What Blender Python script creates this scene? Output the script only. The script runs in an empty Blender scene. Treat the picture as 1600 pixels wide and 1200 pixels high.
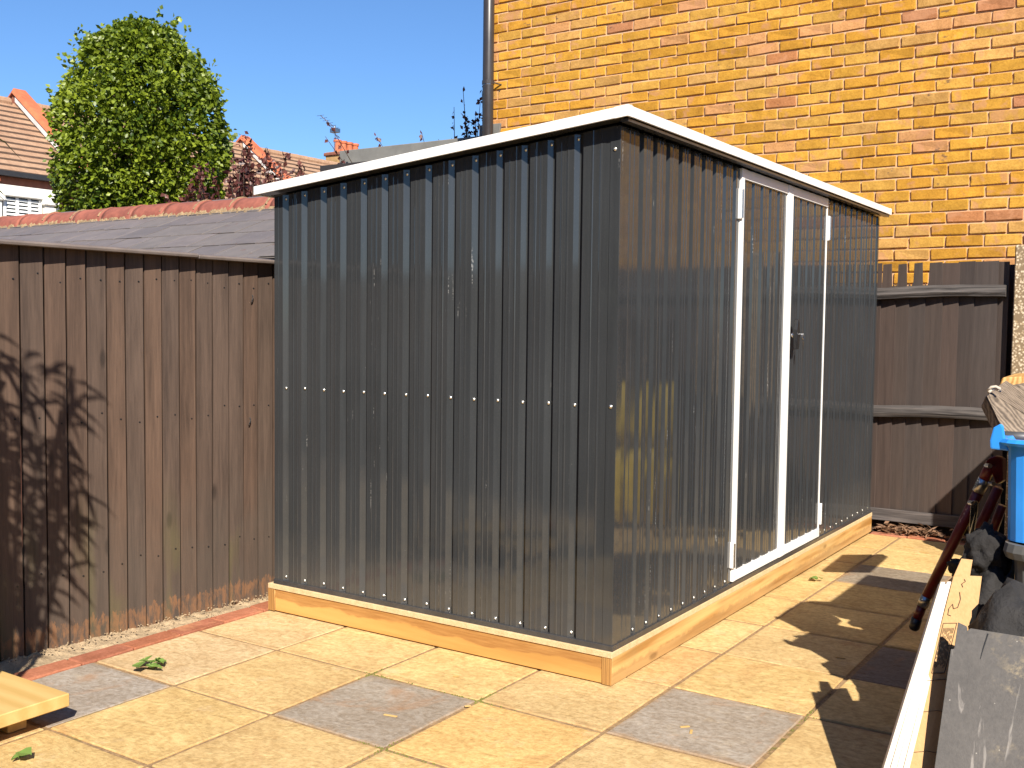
import bpy, bmesh, math, random
import numpy as np
from mathutils import Vector, Matrix, noise

random.seed(7)
RNG = np.random.default_rng(7)
SC = bpy.context.scene
COL = SC.collection

# ------------------------------------------------------------------ camera
YAW, PITCH, ROLL = 0.580829595, -0.0562010070, 0.0120356715
CAM = Vector((1.62554, -3.11266, 1.21568))
FPX = 1643.469                      # focal length in pixels of a 1600 px wide frame
_f = Vector((-math.sin(YAW) * math.cos(PITCH), math.cos(YAW) * math.cos(PITCH), math.sin(PITCH)))
_r = Vector((math.cos(YAW), math.sin(YAW), 0))
_u = _r.cross(_f)
_r2 = _r * math.cos(ROLL) + _u * math.sin(ROLL)
_u2 = -_r * math.sin(ROLL) + _u * math.cos(ROLL)
cd = bpy.data.cameras.new('camera')
cam = bpy.data.objects.new('camera', cd)
COL.objects.link(cam)
cam.matrix_world = Matrix(((_r2.x, _u2.x, -_f.x, CAM.x), (_r2.y, _u2.y, -_f.y, CAM.y),
                           (_r2.z, _u2.z, -_f.z, CAM.z), (0, 0, 0, 1)))
cd.sensor_width = 36.0
cd.lens = 36.0 * FPX / 1600.0
cd.clip_start = 0.05
cd.clip_end = 2000
SC.camera = cam

# ------------------------------------------------------------------ sky, sun, exposure
SUN = Vector((0.90, -0.885, 1.0)).normalized()
EL = math.asin(SUN.z)
AZ = math.atan2(SUN.x, SUN.y)       # clockwise from +Y
W = bpy.data.worlds.new('World')
SC.world = W
W.use_nodes = True
wn, wl = W.node_tree.nodes, W.node_tree.links
sky = wn.new('ShaderNodeTexSky')
sky.sky_type = 'NISHITA'
sky.sun_disc = False
sky.sun_elevation = EL
sky.sun_rotation = AZ
sky.altitude = 50
sky.air_density = 1.0
sky.dust_density = 0.0
sky.ozone_density = 10.0
wl.new(sky.outputs[0], wn['Background'].inputs[0])
wn['Background'].inputs[1].default_value = 0.082
sd = bpy.data.lights.new('sun', 'SUN')
sd.energy = 5.0
sd.angle = math.radians(0.53)
sd.color = (1.0, 0.93, 0.82)
sun = bpy.data.objects.new('sun', sd)
COL.objects.link(sun)
sun.rotation_euler = SUN.to_track_quat('Z', 'Y').to_euler()
sun.location = SUN * 30

SC.view_settings.view_transform = 'Standard'
SC.view_settings.look = 'None'
SC.view_settings.exposure = 0.88
SC.view_settings.gamma = 1.0
SC.view_settings.use_curve_mapping = False
SC.render.engine = 'CYCLES'
SC.cycles.use_denoising = True
SC.cycles.max_bounces = 8
SC.cycles.blur_glossy = 0.3
SC.cycles.sample_clamp_indirect = 6.0


def project(p):
    d = Vector(p) - CAM
    w = d.dot(_f)
    if w < 0.05:
        return (-9999, -9999, w)
    return (800 + FPX * d.dot(_r2) / w, 600 - FPX * d.dot(_u2) / w, w)


# ------------------------------------------------------------------ object helpers
def obj(name, me, mat=None, parent=None, loc=None, rot=None, color=None):
    o = bpy.data.objects.new(name, me)
    COL.objects.link(o)
    if mat is not None and me is not None and not me.materials:
        me.materials.append(mat)
    if parent is not None:
        o.parent = parent
    if loc is not None:
        o.location = loc
    if rot is not None:
        o.rotation_euler = rot
    if color is not None:
        o.color = (color[0], color[1], color[2], 1)
    return o


def thing(name, label, cat, loc=(0, 0, 0), rz=0.0, group=None):
    o = bpy.data.objects.new(name, None)
    o.empty_display_size = 0.1
    COL.objects.link(o)
    o.location = loc
    o.rotation_euler = (0, 0, rz)
    return tag(o, label, cat, group)


def tag(o, label=None, cat=None, group=None, kind=None):
    if label:
        o['label'] = label
    if cat:
        o['category'] = cat
    if group:
        o['group'] = group
    if kind:
        o['kind'] = kind
    return o


def mesh(name, verts, faces, smooth=False):
    me = bpy.data.meshes.new(name)
    me.from_pydata([tuple(v) for v in verts], [], [tuple(f) for f in faces])
    me.update()
    if smooth:
        me.polygons.foreach_set('use_smooth', [True] * len(me.polygons))
    return me


class MB:
    """collects shapes into one mesh"""
    def __init__(s):
        s.v, s.f = [], []

    def add(s, verts, faces):
        b = len(s.v)
        s.v += [tuple(v) for v in verts]
        s.f += [tuple(i + b for i in f) for f in faces]
        return s

    def box(s, lo, hi, M=None):
        x0, y0, z0 = lo
        x1, y1, z1 = hi
        v = [(x0, y0, z0), (x1, y0, z0), (x1, y1, z0), (x0, y1, z0), (x0, y0, z1), (x1, y0, z1), (x1, y1, z1), (x0, y1, z1)]
        if M is not None:
            v = [tuple(M @ Vector(p)) for p in v]
        return s.add(v, [(3, 2, 1, 0), (4, 5, 6, 7), (0, 1, 5, 4), (1, 2, 6, 5), (2, 3, 7, 6), (3, 0, 4, 7)])

    def tube(s, pts, rad, n=10, caps=True):
        pts = [Vector(p) for p in pts]
        if not isinstance(rad, (list, tuple)):
            rad = [rad] * len(pts)
        rings = []
        up = Vector((0, 0, 1))
        for i, p in enumerate(pts):
            t = (pts[min(i + 1, len(pts) - 1)] - pts[max(i - 1, 0)]).normalized()
            a = t.cross(up if abs(t.z) < 0.95 else Vector((1, 0, 0))).normalized()
            b = t.cross(a).normalized()
            rings.append([p + (a * math.cos(k * 2 * math.pi / n) + b * math.sin(k * 2 * math.pi / n)) * rad[i] for k in range(n)])
        v = [q for r in rings for q in r]
        f = []
        for i in range(len(pts) - 1):
            for k in range(n):
                f.append((i * n + k, i * n + (k + 1) % n, (i + 1) * n + (k + 1) % n, (i + 1) * n + k))
        if caps:
            f.append(tuple(range(n - 1, -1, -1)))
            f.append(tuple((len(pts) - 1) * n + k for k in range(n)))
        return s.add(v, f)

    def prism(s, poly, axis, a, b, M=None):
        """poly: 2D outline, extruded along axis from a to b"""
        def P(u, v, t):
            p = {'x': (t, u, v), 'y': (u, t, v), 'z': (u, v, t)}[axis]
            return tuple(M @ Vector(p)) if M is not None else p
        n = len(poly)
        v = [P(u, w, a) for u, w in poly] + [P(u, w, b) for u, w in poly]
        f = [(i, (i + 1) % n, n + (i + 1) % n, n + i) for i in range(n)]
        f += [tuple(range(n - 1, -1, -1)), tuple(range(n, 2 * n))]
        return s.add(v, f)

    def build(s, name, mat=None, parent=None, bevel=0, seg=1, smooth=False, **kw):
        me = mesh(name, s.v, s.f)
        bm = bmesh.new()
        bm.from_mesh(me)
        bmesh.ops.recalc_face_normals(bm, faces=bm.faces)
        if bevel:
            bmesh.ops.bevel(bm, geom=[e for e in bm.edges if e.calc_face_angle(0) > 0.5], offset=bevel, segments=seg, profile=0.6, affect='EDGES', clamp_overlap=True)
        if smooth:
            for f in bm.faces:
                f.smooth = True
        bm.to_mesh(me)
        bm.free()
        return obj(name, me, mat, parent, **kw)


def box_mesh(name, sx, sy, sz, bevel=0.0, jit=0.0, seed=0, sub=0):
    """box centred on the origin, chamfered and a little uneven"""
    bm = bmesh.new()
    bmesh.ops.create_cube(bm, size=1)
    for v in bm.verts:
        v.co = Vector((v.co.x * sx, v.co.y * sy, v.co.z * sz))
    if sub:
        bmesh.ops.subdivide_edges(bm, edges=bm.edges[:], cuts=sub, use_grid_fill=True)
    if bevel:
        bmesh.ops.bevel(bm, geom=[e for e in bm.edges if e.calc_face_angle(0) > 0.5], offset=bevel, segments=1, profile=0.5, affect='EDGES')
    r = random.Random(seed)
    if jit:
        for v in bm.verts:
            if r.random() < 0.12:
                v.co *= 0.985
            v.co += Vector((r.uniform(-jit, jit), r.uniform(-jit, jit), r.uniform(-jit, jit)))
    me = bpy.data.meshes.new(name)
    bm.to_mesh(me)
    bm.free()
    return me


# ------------------------------------------------------------------ materials
class NT:
    def __init__(s, name):
        s.m = bpy.data.materials.new(name)
        s.m.use_nodes = True
        s.t = s.m.node_tree
        s.n, s.l = s.t.nodes, s.t.links
        s.p = s.n['Principled BSDF']

    def node(s, typ, **kw):
        nd = s.n.new(typ)
        for k, v in kw.items():
            if hasattr(nd, k):
                setattr(nd, k, v)
        return nd

    def put(s, sock, val):
        if isinstance(val, (int, float)):
            sock.default_value = val
        elif isinstance(val, tuple):
            sock.default_value = val if len(val) != 3 or sock.type == 'VECTOR' else (*val, 1)
        else:
            s.l.new(val, sock)

    def coords(s, scale=(1, 1, 1), shift=True, kind='Object'):
        tc = s.node('ShaderNodeTexCoord')
        v = tc.outputs[kind]
        if shift:
            oi = s.node('ShaderNodeObjectInfo')
            mu = s.node('ShaderNodeMath', operation='MULTIPLY')
            s.l.new(oi.outputs['Random'], mu.inputs[0])
            mu.inputs[1].default_value = 37.0
            ad = s.node('ShaderNodeVectorMath', operation='ADD')
            s.l.new(v, ad.inputs[0])
            s.l.new(mu.outputs[0], ad.inputs[1])
            v = ad.outputs[0]
        mp = s.node('ShaderNodeMapping')
        mp.inputs['Scale'].default_value = scale
        s.l.new(v, mp.inputs[0])
        return mp.outputs[0]

    def noise(s, vec, scale=5, detail=4, rough=0.55, dist=0.0):
        nd = s.node('ShaderNodeTexNoise')
        s.l.new(vec, nd.inputs['Vector'])
        nd.inputs['Scale'].default_value = scale
        nd.inputs['Detail'].default_value = detail
        nd.inputs['Roughness'].default_value = rough
        nd.inputs['Distortion'].default_value = dist
        return nd.outputs['Fac']

    def voro(s, vec, scale=5, feature='F1', out='Distance'):
        nd = s.node('ShaderNodeTexVoronoi', feature=feature)
        s.l.new(vec, nd.inputs['Vector'])
        nd.inputs['Scale'].default_value = scale
        return nd.outputs[out]

    def ramp(s, fac, a, b, ca=(0, 0, 0), cb=(1, 1, 1), mid=None):
        nd = s.node('ShaderNodeValToRGB')
        e = nd.color_ramp.elements
        e[0].position, e[1].position = a, b
        e[0].color, e[1].color = (*ca, 1), (*cb, 1)
        if mid:
            k = e.new(mid[0])
            k.color = (*mid[1], 1)
        s.l.new(fac, nd.inputs[0])
        return nd.outputs[0]

    def mix(s, fac, a, b, mode='MIX'):
        nd = s.node('ShaderNodeMix', data_type='RGBA', blend_type=mode)
        s.put(nd.inputs[0], fac)
        s.put(nd.inputs[6], a)
        s.put(nd.inputs[7], b)
        return nd.outputs[2]

    def math(s, op, a, b=0.0):
        nd = s.node('ShaderNodeMath', operation=op)
        s.put(nd.inputs[0], a)
        s.put(nd.inputs[1], b)
        return nd.outputs[0]

    def sep(s, vec, i):
        nd = s.node('ShaderNodeSeparateXYZ')
        s.l.new(vec, nd.inputs[0])
        return nd.outputs[i]

    def objcol(s):
        return s.node('ShaderNodeObjectInfo').outputs['Color']

    def attr(s, name):
        nd = s.node('ShaderNodeAttribute')
        nd.attribute_name = name
        return nd.outputs['Color']

    def out(s, col, rough=0.8, bump=None, bstr=0.3, bdist=0.01, spec=0.5, metal=0.0, coat=0.0, coat_r=0.1):
        s.put(s.p.inputs['Base Color'], col)
        s.put(s.p.inputs['Roughness'], rough)
        s.put(s.p.inputs['Metallic'], metal)
        s.p.inputs['Specular IOR Level'].default_value = spec
        if coat:
            s.p.inputs['Coat Weight'].default_value = coat
            s.p.inputs['Coat Roughness'].default_value = coat_r
        if bump is not None:
            b = s.node('ShaderNodeBump')
            b.inputs['Strength'].default_value = bstr
            b.inputs['Distance'].default_value = bdist
            s.l.new(bump, b.inputs['Height'])
            s.l.new(b.outputs[0], s.p.inputs['Normal'])
        return s.m


def plain(name, c, rough=0.6, var=0.15, scale=12, bump=0.15, metal=0.0, spec=0.5, coat=0.0, bdist=0.004):
    t = NT(name)
    v = t.coords()
    n = t.noise(v, scale, 5, 0.6)
    n2 = t.noise(v, scale * 0.23, 3, 0.6)
    lo = tuple(x * (1 - var) for x in c)
    hi = tuple(min(1, x * (1 + var)) for x in c)
    col = t.mix(0.35, t.ramp(n, 0.3, 0.7, lo, hi), t.ramp(n2, 0.35, 0.65, lo, hi))
    rr = t.ramp(n2, 0.3, 0.7, (rough * 0.8,) * 3, (min(1, rough * 1.2),) * 3)
    return t.out(col, rr, n, bump, bdist, spec, metal, coat)


def wood(name, dark, light, axis=2, fine=60, rough=0.75, objtint=False, extra=None, bstr=0.35, knots=True, ring=5.0, wvw=0.25):
    """timber with grain along one object axis"""
    t = NT(name)
    sc = [1.0, 1.0, 1.0]
    sc[axis] = 0.06
    v = t.coords(tuple(sc))
    n1 = t.noise(v, fine, 6, 0.65, 0.3)
    n2 = t.noise(v, ring * 2.2, 3, 0.5, 1.2)
    w = t.node('ShaderNodeTexWave', wave_type='BANDS', bands_direction='X' if axis != 0 else 'Y')
    w.inputs['Scale'].default_value = ring * 3
    w.inputs['Distortion'].default_value = 9.0
    w.inputs['Detail'].default_value = 3
    w.inputs['Detail Scale'].default_value = 0.8
    t.l.new(v, w.inputs['Vector'])
    g = t.math('ADD', t.math('MULTIPLY', n1, 0.5), t.math('ADD', t.math('MULTIPLY', n2, 0.3), t.math('ADD', t.math('MULTIPLY', w.outputs['Fac'], wvw), (0.25 - wvw) * 0.5)))
    col = t.ramp(g, 0.36, 0.70, dark, light)
    if knots:
        sc2 = [1.0, 1.0, 1.0]
        sc2[axis] = 0.35
        kd = t.voro(t.coords(tuple(sc2)), 7.0)
        kf = t.ramp(kd, 0.05, 0.11, (1, 1, 1), (0, 0, 0))
        col = t.mix(t.math('MULTIPLY', kf, 0.7), col, tuple(x * 0.45 for x in dark))
    if objtint:
        col = t.mix(1.0, col, t.objcol(), 'MULTIPLY')
    if extra:
        col = extra(t, col)
    return t.out(col, rough, g, bstr, 0.004, 0.35)


# painted sheet steel: a glossy dark coat with faint handling marks
def painted(name, c, rough=0.22, marks=True):
    t = NT(name)
    v = t.coords((1, 1, 1), False)
    big = t.noise(v, 2.2, 3, 0.5)
    streak = t.noise(t.coords((1, 1, 0.04), False), 70, 4, 0.6)
    dust = t.noise(v, 260, 2, 0.5)
    spots = t.ramp(t.voro(v, 34), 0.012, 0.03, (1, 1, 1), (0, 0, 0))
    patch = t.ramp(t.noise(v, 3.0, 2, 0.5), 0.56, 0.66)
    lo = tuple(x * 0.86 for x in c)
    hi = tuple(x * 1.16 for x in c)
    col = t.mix(0.5, t.ramp(streak, 0.35, 0.65, lo, hi), t.ramp(big, 0.35, 0.65, lo, hi))
    col = t.mix(t.math('MULTIPLY', t.ramp(dust, 0.55, 0.75), 0.03), col, (0.35, 0.33, 0.30))
    if marks:
        col = t.mix(t.math('MULTIPLY', t.math('MULTIPLY', spots, patch), 0.6), col, (0.55, 0.53, 0.5))
        # dried drip runs on a few ribs
        runs = t.ramp(t.noise(t.coords((1, 1, 0.07), False), 95, 2, 0.4), 0.675, 0.715)
        rp = t.ramp(t.noise(t.coords((3.0, 3.0, 1.1), False), 1.7, 2, 0.5), 0.56, 0.64)
        br = t.ramp(t.noise(v, 130, 2, 0.5), 0.48, 0.56)
        col = t.mix(t.math('MULTIPLY', t.math('MULTIPLY', runs, rp), t.math('MULTIPLY', br, 0.42)), col, (0.42, 0.41, 0.39))
        # dust kicked up along the foot of the wall
        z = t.sep(t.node('ShaderNodeTexCoord').outputs['Object'], 2)
        foot = t.ramp(t.math('ADD', z, t.math('MULTIPLY', t.noise(v, 18, 3, 0.6), 0.10)), 0.15, 0.42, (1, 1, 1), (0, 0, 0))
        col = t.mix(t.math('MULTIPLY', foot, 0.10), col, (0.30, 0.25, 0.19))
    rr = t.ramp(t.math('ADD', t.math('MULTIPLY', big, 0.5), t.math('MULTIPLY', dust, 0.5)), 0.35, 0.7, (rough * 0.8,) * 3, (rough * 1.35,) * 3)
    warp = t.noise(t.coords((1, 1, 0.3), False), 9, 2, 0.4)
    return t.out(col, rr, warp, 0.05, 0.006, 0.5, 0.0)


MAT = {}
MAT['steel'] = painted('anthracite_sheet', (0.0325, 0.0348, 0.0374), 0.075)
MAT['steel_roof'] = painted('anthracite_roof_sheet', (0.035, 0.036, 0.038), 0.3, False)
MAT['white'] = plain('white_trim', (0.80, 0.78, 0.75), 0.35, 0.03, 8, 0.03)
MAT['galv'] = plain('galvanised', (0.42, 0.42, 0.42), 0.3, 0.2, 60, 0.05, 1.0)
MAT['track'] = plain('base_track', (0.10, 0.10, 0.105), 0.22, 0.2, 40, 0.1, 0.6)
MAT['screw'] = plain('zinc_screw', (0.75, 0.72, 0.66), 0.3, 0.1, 60, 0.05, 0.9)
MAT['black'] = plain('black_plastic', (0.012, 0.012, 0.013), 0.35, 0.2, 30, 0.05)
MAT['pipe'] = plain('downpipe_plastic', (0.038, 0.033, 0.033), 0.35, 0.12, 20, 0.03)
MAT['tubegrey'] = plain('grey_tube', (0.07, 0.07, 0.072), 0.45, 0.2, 30, 0.08)
MAT['chrome'] = plain('chrome', (0.6, 0.6, 0.6), 0.15, 0.05, 30, 0.0, 1.0)


def heart(t, col):
    # darker heartwood along the upper part of the beam, with a wavy border
    tc = t.node('ShaderNodeTexCoord')
    z = t.sep(tc.outputs['Object'], 2)
    w = t.noise(t.coords((3.2, 1, 6), False), 1.6, 3, 0.5)
    f = t.ramp(t.math('ADD', z, t.math('MULTIPLY', t.math('SUBTRACT', w, 0.5), 0.075)), 0.050, 0.0535)
    return t.mix(t.math('MULTIPLY', f, 0.72), col, t.ramp(t.noise(t.coords((1, 1, 14), False), 9, 4, 0.6), 0.35, 0.65, (0.25, 0.105, 0.028), (0.40, 0.20, 0.065)))


MAT['beam_front'] = wood('treated_beam_front', (0.46, 0.24, 0.065), (0.60, 0.34, 0.105), 0, 40, 0.6, False, heart, 0.15, False, 3)
def splash(t, col):
    z = t.sep(t.node('ShaderNodeTexCoord').outputs['Object'], 2)
    v = t.coords((1, 1, 1), False)
    lo = t.ramp(t.math('SUBTRACT', z, t.math('MULTIPLY', t.noise(v, 22, 5, 0.75), 0.07)), -0.035, 0.012, (1, 1, 1), (0, 0, 0))
    col = t.mix(t.math('MULTIPLY', lo, 0.45), col, (0.22, 0.125, 0.055))
    return t.mix(t.math('MULTIPLY', t.ramp(t.noise(v, 5, 3, 0.6), 0.52, 0.7), 0.22), col, (0.30, 0.22, 0.10))


MAT['beam_side'] = wood('treated_beam_side', (0.33, 0.16, 0.038), (0.66, 0.41, 0.16), 1, 30, 0.6, False, splash, 0.2, True, 6)
MAT['beam_end'] = wood('beam_end_grain', (0.24, 0.12, 0.035), (0.44, 0.23, 0.07), 2, 50, 0.75, False, None, 0.4, False, 12)


def chip():
    t = NT('chipboard')
    v = t.coords((1, 1, 1), False)
    a = t.voro(v, 260, 'F1', 'Color')
    n = t.noise(v, 30, 3, 0.5)
    col = t.mix(0.35, t.ramp(n, 0.3, 0.7, (0.50, 0.36, 0.19), (0.66, 0.50, 0.29)), t.ramp(a, 0.0, 1.0, (0.40, 0.27, 0.13), (0.72, 0.56, 0.34)))
    return t.out(col, 0.8, t.voro(v, 260), 0.3, 0.002, 0.3)


MAT['chip'] = chip()


def slab_mat():
    t = NT('riven_sandstone_slab')
    v = t.coords((1, 1, 1), True)
    base = t.objcol()
    big = t.noise(v, 3.2, 4, 0.6, 0.6)
    # riven streaks: layered noise stretched along the slab
    st = t.noise(t.coords((1.0, 1.9, 1), True), 9.0, 7, 0.66, 1.9)
    fine = t.noise(v, 55, 5, 0.7)
    grit = t.noise(v, 190, 2, 0.6)
    col = t.mix(1.0, base, t.ramp(big, 0.3, 0.72, (0.86, 0.83, 0.80), (1.10, 1.10, 1.10)), 'MULTIPLY')
    col = t.mix(1.0, col, t.ramp(st, 0.32, 0.62, (0.84, 0.78, 0.70), (1.06, 1.06, 1.06)), 'MULTIPLY')
    col = t.mix(1.0, col, t.ramp(fine, 0.32, 0.60, (0.74, 0.70, 0.64), (1.06, 1.06, 1.06)), 'MULTIPLY')
    # rusty brown patches
    pt = t.noise(v, 4.4, 5, 0.65, 0.8)
    col = t.mix(t.math('MULTIPLY', t.ramp(pt, 0.59, 0.72), 0.45), col, (0.36, 0.17, 0.065))
    # pale salts and dark flecks
    col = t.mix(t.math('MULTIPLY', t.ramp(t.noise(v, 6.5, 4, 0.7), 0.60, 0.74), 0.30), col, (0.62, 0.50, 0.34))
    col = t.mix(t.math('MULTIPLY', t.ramp(t.voro(v, 26), 0.03, 0.07, (1, 1, 1), (0, 0, 0)), 0.55), col, (0.10, 0.075, 0.05))
    ob_ = t.node('ShaderNodeTexCoord').outputs['Object']
    ex = t.math('MAXIMUM', t.math('ABSOLUTE', t.sep(ob_, 0)), t.math('ABSOLUTE', t.sep(ob_, 1)))
    wn_ = t.math('ADD', ex, t.math('MULTIPLY', t.math('SUBTRACT', t.noise(v, 16, 4, 0.7), 0.5), 0.10))
    col = t.mix(t.math('MULTIPLY', t.ramp(wn_, 0.205, 0.232), 0.42), col, (0.34, 0.195, 0.085))
    h = t.math('ADD', t.math('MULTIPLY', st, 0.7), t.math('ADD', t.math('MULTIPLY', fine, 0.35), t.math('MULTIPLY', grit, 0.16)))
    return t.out(col, 0.85, h, 0.55, 0.012, 0.3)


MAT['slab'] = slab_mat()


def joint_mat():
    t = NT('sandy_joint')
    v = t.coords((1, 1, 1), False)
    n = t.noise(v, 60, 5, 0.7)
    b = t.noise(v, 2.3, 3, 0.6)
    col = t.ramp(n, 0.3, 0.7, (0.19, 0.12, 0.062), (0.40, 0.26, 0.135))
    moss = t.math('MULTIPLY', t.ramp(b, 0.56, 0.66), t.ramp(t.noise(v, 25, 4, 0.7), 0.45, 0.6))
    col = t.mix(t.math('MULTIPLY', moss, 0.75), col, (0.13, 0.13, 0.03))
    return t.out(col, 0.95, n, 0.8, 0.01, 0.2)


MAT['joint'] = joint_mat()


def brick_mat(name, src):
    t = NT(name)
    v = t.coords((1, 1, 1), src == 'obj')
    base = t.objcol() if src == 'obj' else t.attr('tint')
    n = t.noise(v, 14, 5, 0.65, 0.4)
    f = t.noise(v, 90, 4, 0.7)
    col = t.mix(1.0, base, t.ramp(n, 0.3, 0.72, (0.80, 0.75, 0.66), (1.14, 1.14, 1.14)), 'MULTIPLY')
    col = t.mix(1.0, col, t.ramp(f, 0.30, 0.6, (0.78, 0.74, 0.70), (1.04, 1.04, 1.04)), 'MULTIPLY')
    # reddish and sooty patches burnt into some faces
    p = t.noise(v, 7.5, 3, 0.6, 0.5)
    col = t.mix(t.math('MULTIPLY', t.ramp(p, 0.57, 0.66), 0.6), col, (0.50, 0.24, 0.12))
    q = t.noise(t.coords((1, 1, 1.7), src == 'obj'), 11, 4, 0.6)
    col = t.mix(t.math('MULTIPLY', t.ramp(q, 0.665, 0.72), 0.7), col, (0.09, 0.055, 0.045))
    col = t.mix(t.math('MULTIPLY', t.ramp(t.voro(v, 60), 0.06, 0.10, (1, 1, 1), (0, 0, 0)), 0.5), col, (0.16, 0.08, 0.03))
    return t.out(col, 0.85, t.math('ADD', n, t.math('MULTIPLY', f, 0.5)), 0.45, 0.006, 0.25)


MAT['brick'] = brick_mat('yellow_stock_brick', 'obj')
MAT['brick_stuff'] = brick_mat('yellow_stock_brick_field', 'attr')
MAT['mortar'] = plain('mortar', (0.56, 0.355, 0.205), 0.95, 0.2, 60, 0.5)
MAT['redbrick'] = brick_mat('red_edging_brick', 'obj')


def fence_extra(t, col):
    z = t.sep(t.node('ShaderNodeTexCoord').outputs['Object'], 2)
    v = t.coords()
    wv = t.coords((1, 1, 0.25))
    # stain worn back to greyer wood low down, green algae in places, bare orange rot at the foot
    grey = t.ramp(t.math('ADD', z, t.math('MULTIPLY', t.noise(v, 3.0, 3, 0.6), 0.9)), 0.60, 1.15, (1, 1, 1), (0, 0, 0))
    col = t.mix(t.math('MULTIPLY', grey, 0.42), col, (0.074, 0.062, 0.050))
    al = t.math('MULTIPLY', t.ramp(t.noise(wv, 5.0, 3, 0.6), 0.57, 0.70), t.ramp(z, 0.18, 0.62, (1, 1, 1), (0, 0, 0)))
    col = t.mix(t.math('MULTIPLY', al, 0.55), col, (0.105, 0.095, 0.035))
    rot = t.ramp(t.math('SUBTRACT', z, t.math('MULTIPLY', t.noise(wv, 40, 5, 0.75), 0.16)), -0.065, -0.035, (1, 1, 1), (0, 0, 0))
    rot = t.math('MULTIPLY', rot, t.ramp(t.noise(wv, 60, 4, 0.7), 0.40, 0.58))
    return t.mix(t.math('MULTIPLY', rot, 0.55), col, (0.26, 0.12, 0.05))


MAT['fence'] = wood('stained_fence_board', (0.046, 0.030, 0.022), (0.110, 0.072, 0.052), 2, 110, 0.7, True, fence_extra, 0.45, True, 6, 0.10)
MAT['fence_back'] = wood('weathered_fence_board', (0.052, 0.039, 0.034), (0.092, 0.069, 0.059), 2, 70, 0.75, True, None, 0.22, True, 2.2, 0.05)
MAT['rail'] = wood('weathered_rail', (0.035, 0.030, 0.028), (0.115, 0.100, 0.092), 0, 60, 0.8, True, None, 0.9, False, 8)
MAT['capping'] = plain('fence_capping', (0.15, 0.12, 0.105), 0.6, 0.25, 14, 0.3)
MAT['concrete'] = plain('sandy_concrete', (0.36, 0.265, 0.16), 0.95, 0.3, 35, 0.7, bdist=0.02)


def pebble():
    t = NT('pebbledash')
    v = t.coords((1, 1, 1), False)
    d = t.voro(v, 75)
    c = t.voro(v, 75, 'F1', 'Color')
    col = t.mix(t.ramp(d, 0.30, 0.55), t.ramp(c, 0.1, 0.9, (0.42, 0.30, 0.17), (0.70, 0.58, 0.42)), (0.24, 0.17, 0.10))
    return t.out(col, 0.9, d, -0.8, 0.008, 0.3)


MAT['pebble'] = pebble()
MAT['slate'] = brick_mat('fibre_slate', 'obj')


def slate_mat():
    t = NT('grey_slate')
    v = t.coords()
    n = t.noise(v, 9, 5, 0.65)
    col = t.mix(1.0, t.objcol(), t.ramp(n, 0.3, 0.7, (0.84, 0.84, 0.84), (1.12, 1.1, 1.08)), 'MULTIPLY')
    rust = t.math('MULTIPLY', t.ramp(t.noise(v, 13, 4, 0.7), 0.66, 0.70), 0.8)
    col = t.mix(rust, col, (0.13, 0.055, 0.035))
    col = t.mix(t.math('MULTIPLY', t.ramp(t.voro(v, 30), 0.03, 0.06, (1, 1, 1), (0, 0, 0)), 0.7), col, (0.6, 0.57, 0.52))
    return t.out(col, 0.6, n, 0.3, 0.004, 0.4)


MAT['slate'] = slate_mat()
MAT['ridge'] = plain('red_ridge_tile', (0.27, 0.085, 0.055), 0.8, 0.35, 20, 0.4)
MAT['bedding'] = plain('ridge_mortar_bedding', (0.27, 0.185, 0.10), 0.95, 0.5, 45, 0.9, bdist=0.02)


def rooftile():
    t = NT('clay_roof_tile')
    tc = t.node('ShaderNodeTexCoord').outputs['Object']
    mp = t.node('ShaderNodeMapping')
    t.l.new(tc, mp.inputs[0])
    v = mp.outputs[0]
    n = t.noise(v, 1.2, 4, 0.6)
    f = t.noise(v, 9, 5, 0.7)
    col = t.mix(0.5, t.ramp(n, 0.3, 0.7, (0.30, 0.165, 0.095), (0.42, 0.27, 0.17)), t.ramp(f, 0.3, 0.7, (0.24, 0.13, 0.08), (0.46, 0.30, 0.19)))
    # tile by tile shading of the fired clay
    y = t.sep(v, 1)
    w = t.node('ShaderNodeTexWave', wave_type='BANDS', bands_direction='Y', wave_profile='SAW')
    w.inputs['Scale'].default_value = 1.55
    t.l.new(v, w.inputs['Vector'])
    return t.out(col, 0.85, t.math('ADD', t.math('MULTIPLY', w.outputs['Fac'], 0.6), f), 0.5, 0.03, 0.25)


MAT['rooftile'] = rooftile()
MAT['tile_edge'] = plain('dark_tile_edge', (0.10, 0.06, 0.04), 0.9, 0.3, 6, 0.2)  # darker colour for the lower edge faces of the tile courses
MAT['terracotta'] = plain('terracotta', (0.46, 0.13, 0.055), 0.75, 0.25, 6, 0.2)
MAT['render_white'] = plain('white_painted_stone', (0.74, 0.71, 0.64), 0.7, 0.08, 4, 0.1)
MAT['lead'] = plain('lead_flashing', (0.55, 0.54, 0.52), 0.6, 0.25, 3, 0.2)
MAT['farbrick'] = plain('far_red_brick', (0.24, 0.085, 0.05), 0.9, 0.3, 8, 0.3)
MAT['stockfar'] = plain('far_yellow_brick', (0.42, 0.25, 0.10), 0.9, 0.3, 8, 0.3)
MAT['gutter'] = plain('dark_gutter', (0.03, 0.028, 0.028), 0.4, 0.2, 10, 0.05)
MAT['felt'] = plain('grey_roof_fascia', (0.185, 0.180, 0.165), 0.7, 0.28, 5, 0.35)
MAT['soffit'] = plain('dark_soffit', (0.035, 0.03, 0.03), 0.7, 0.2, 10, 0.1)
MAT['glass'] = plain('window_glass', (0.02, 0.022, 0.025), 0.06, 0.1, 3, 0.0)
MAT['blind'] = plain('white_shutter', (0.75, 0.76, 0.74), 0.5, 0.05, 10, 0.0)


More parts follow.
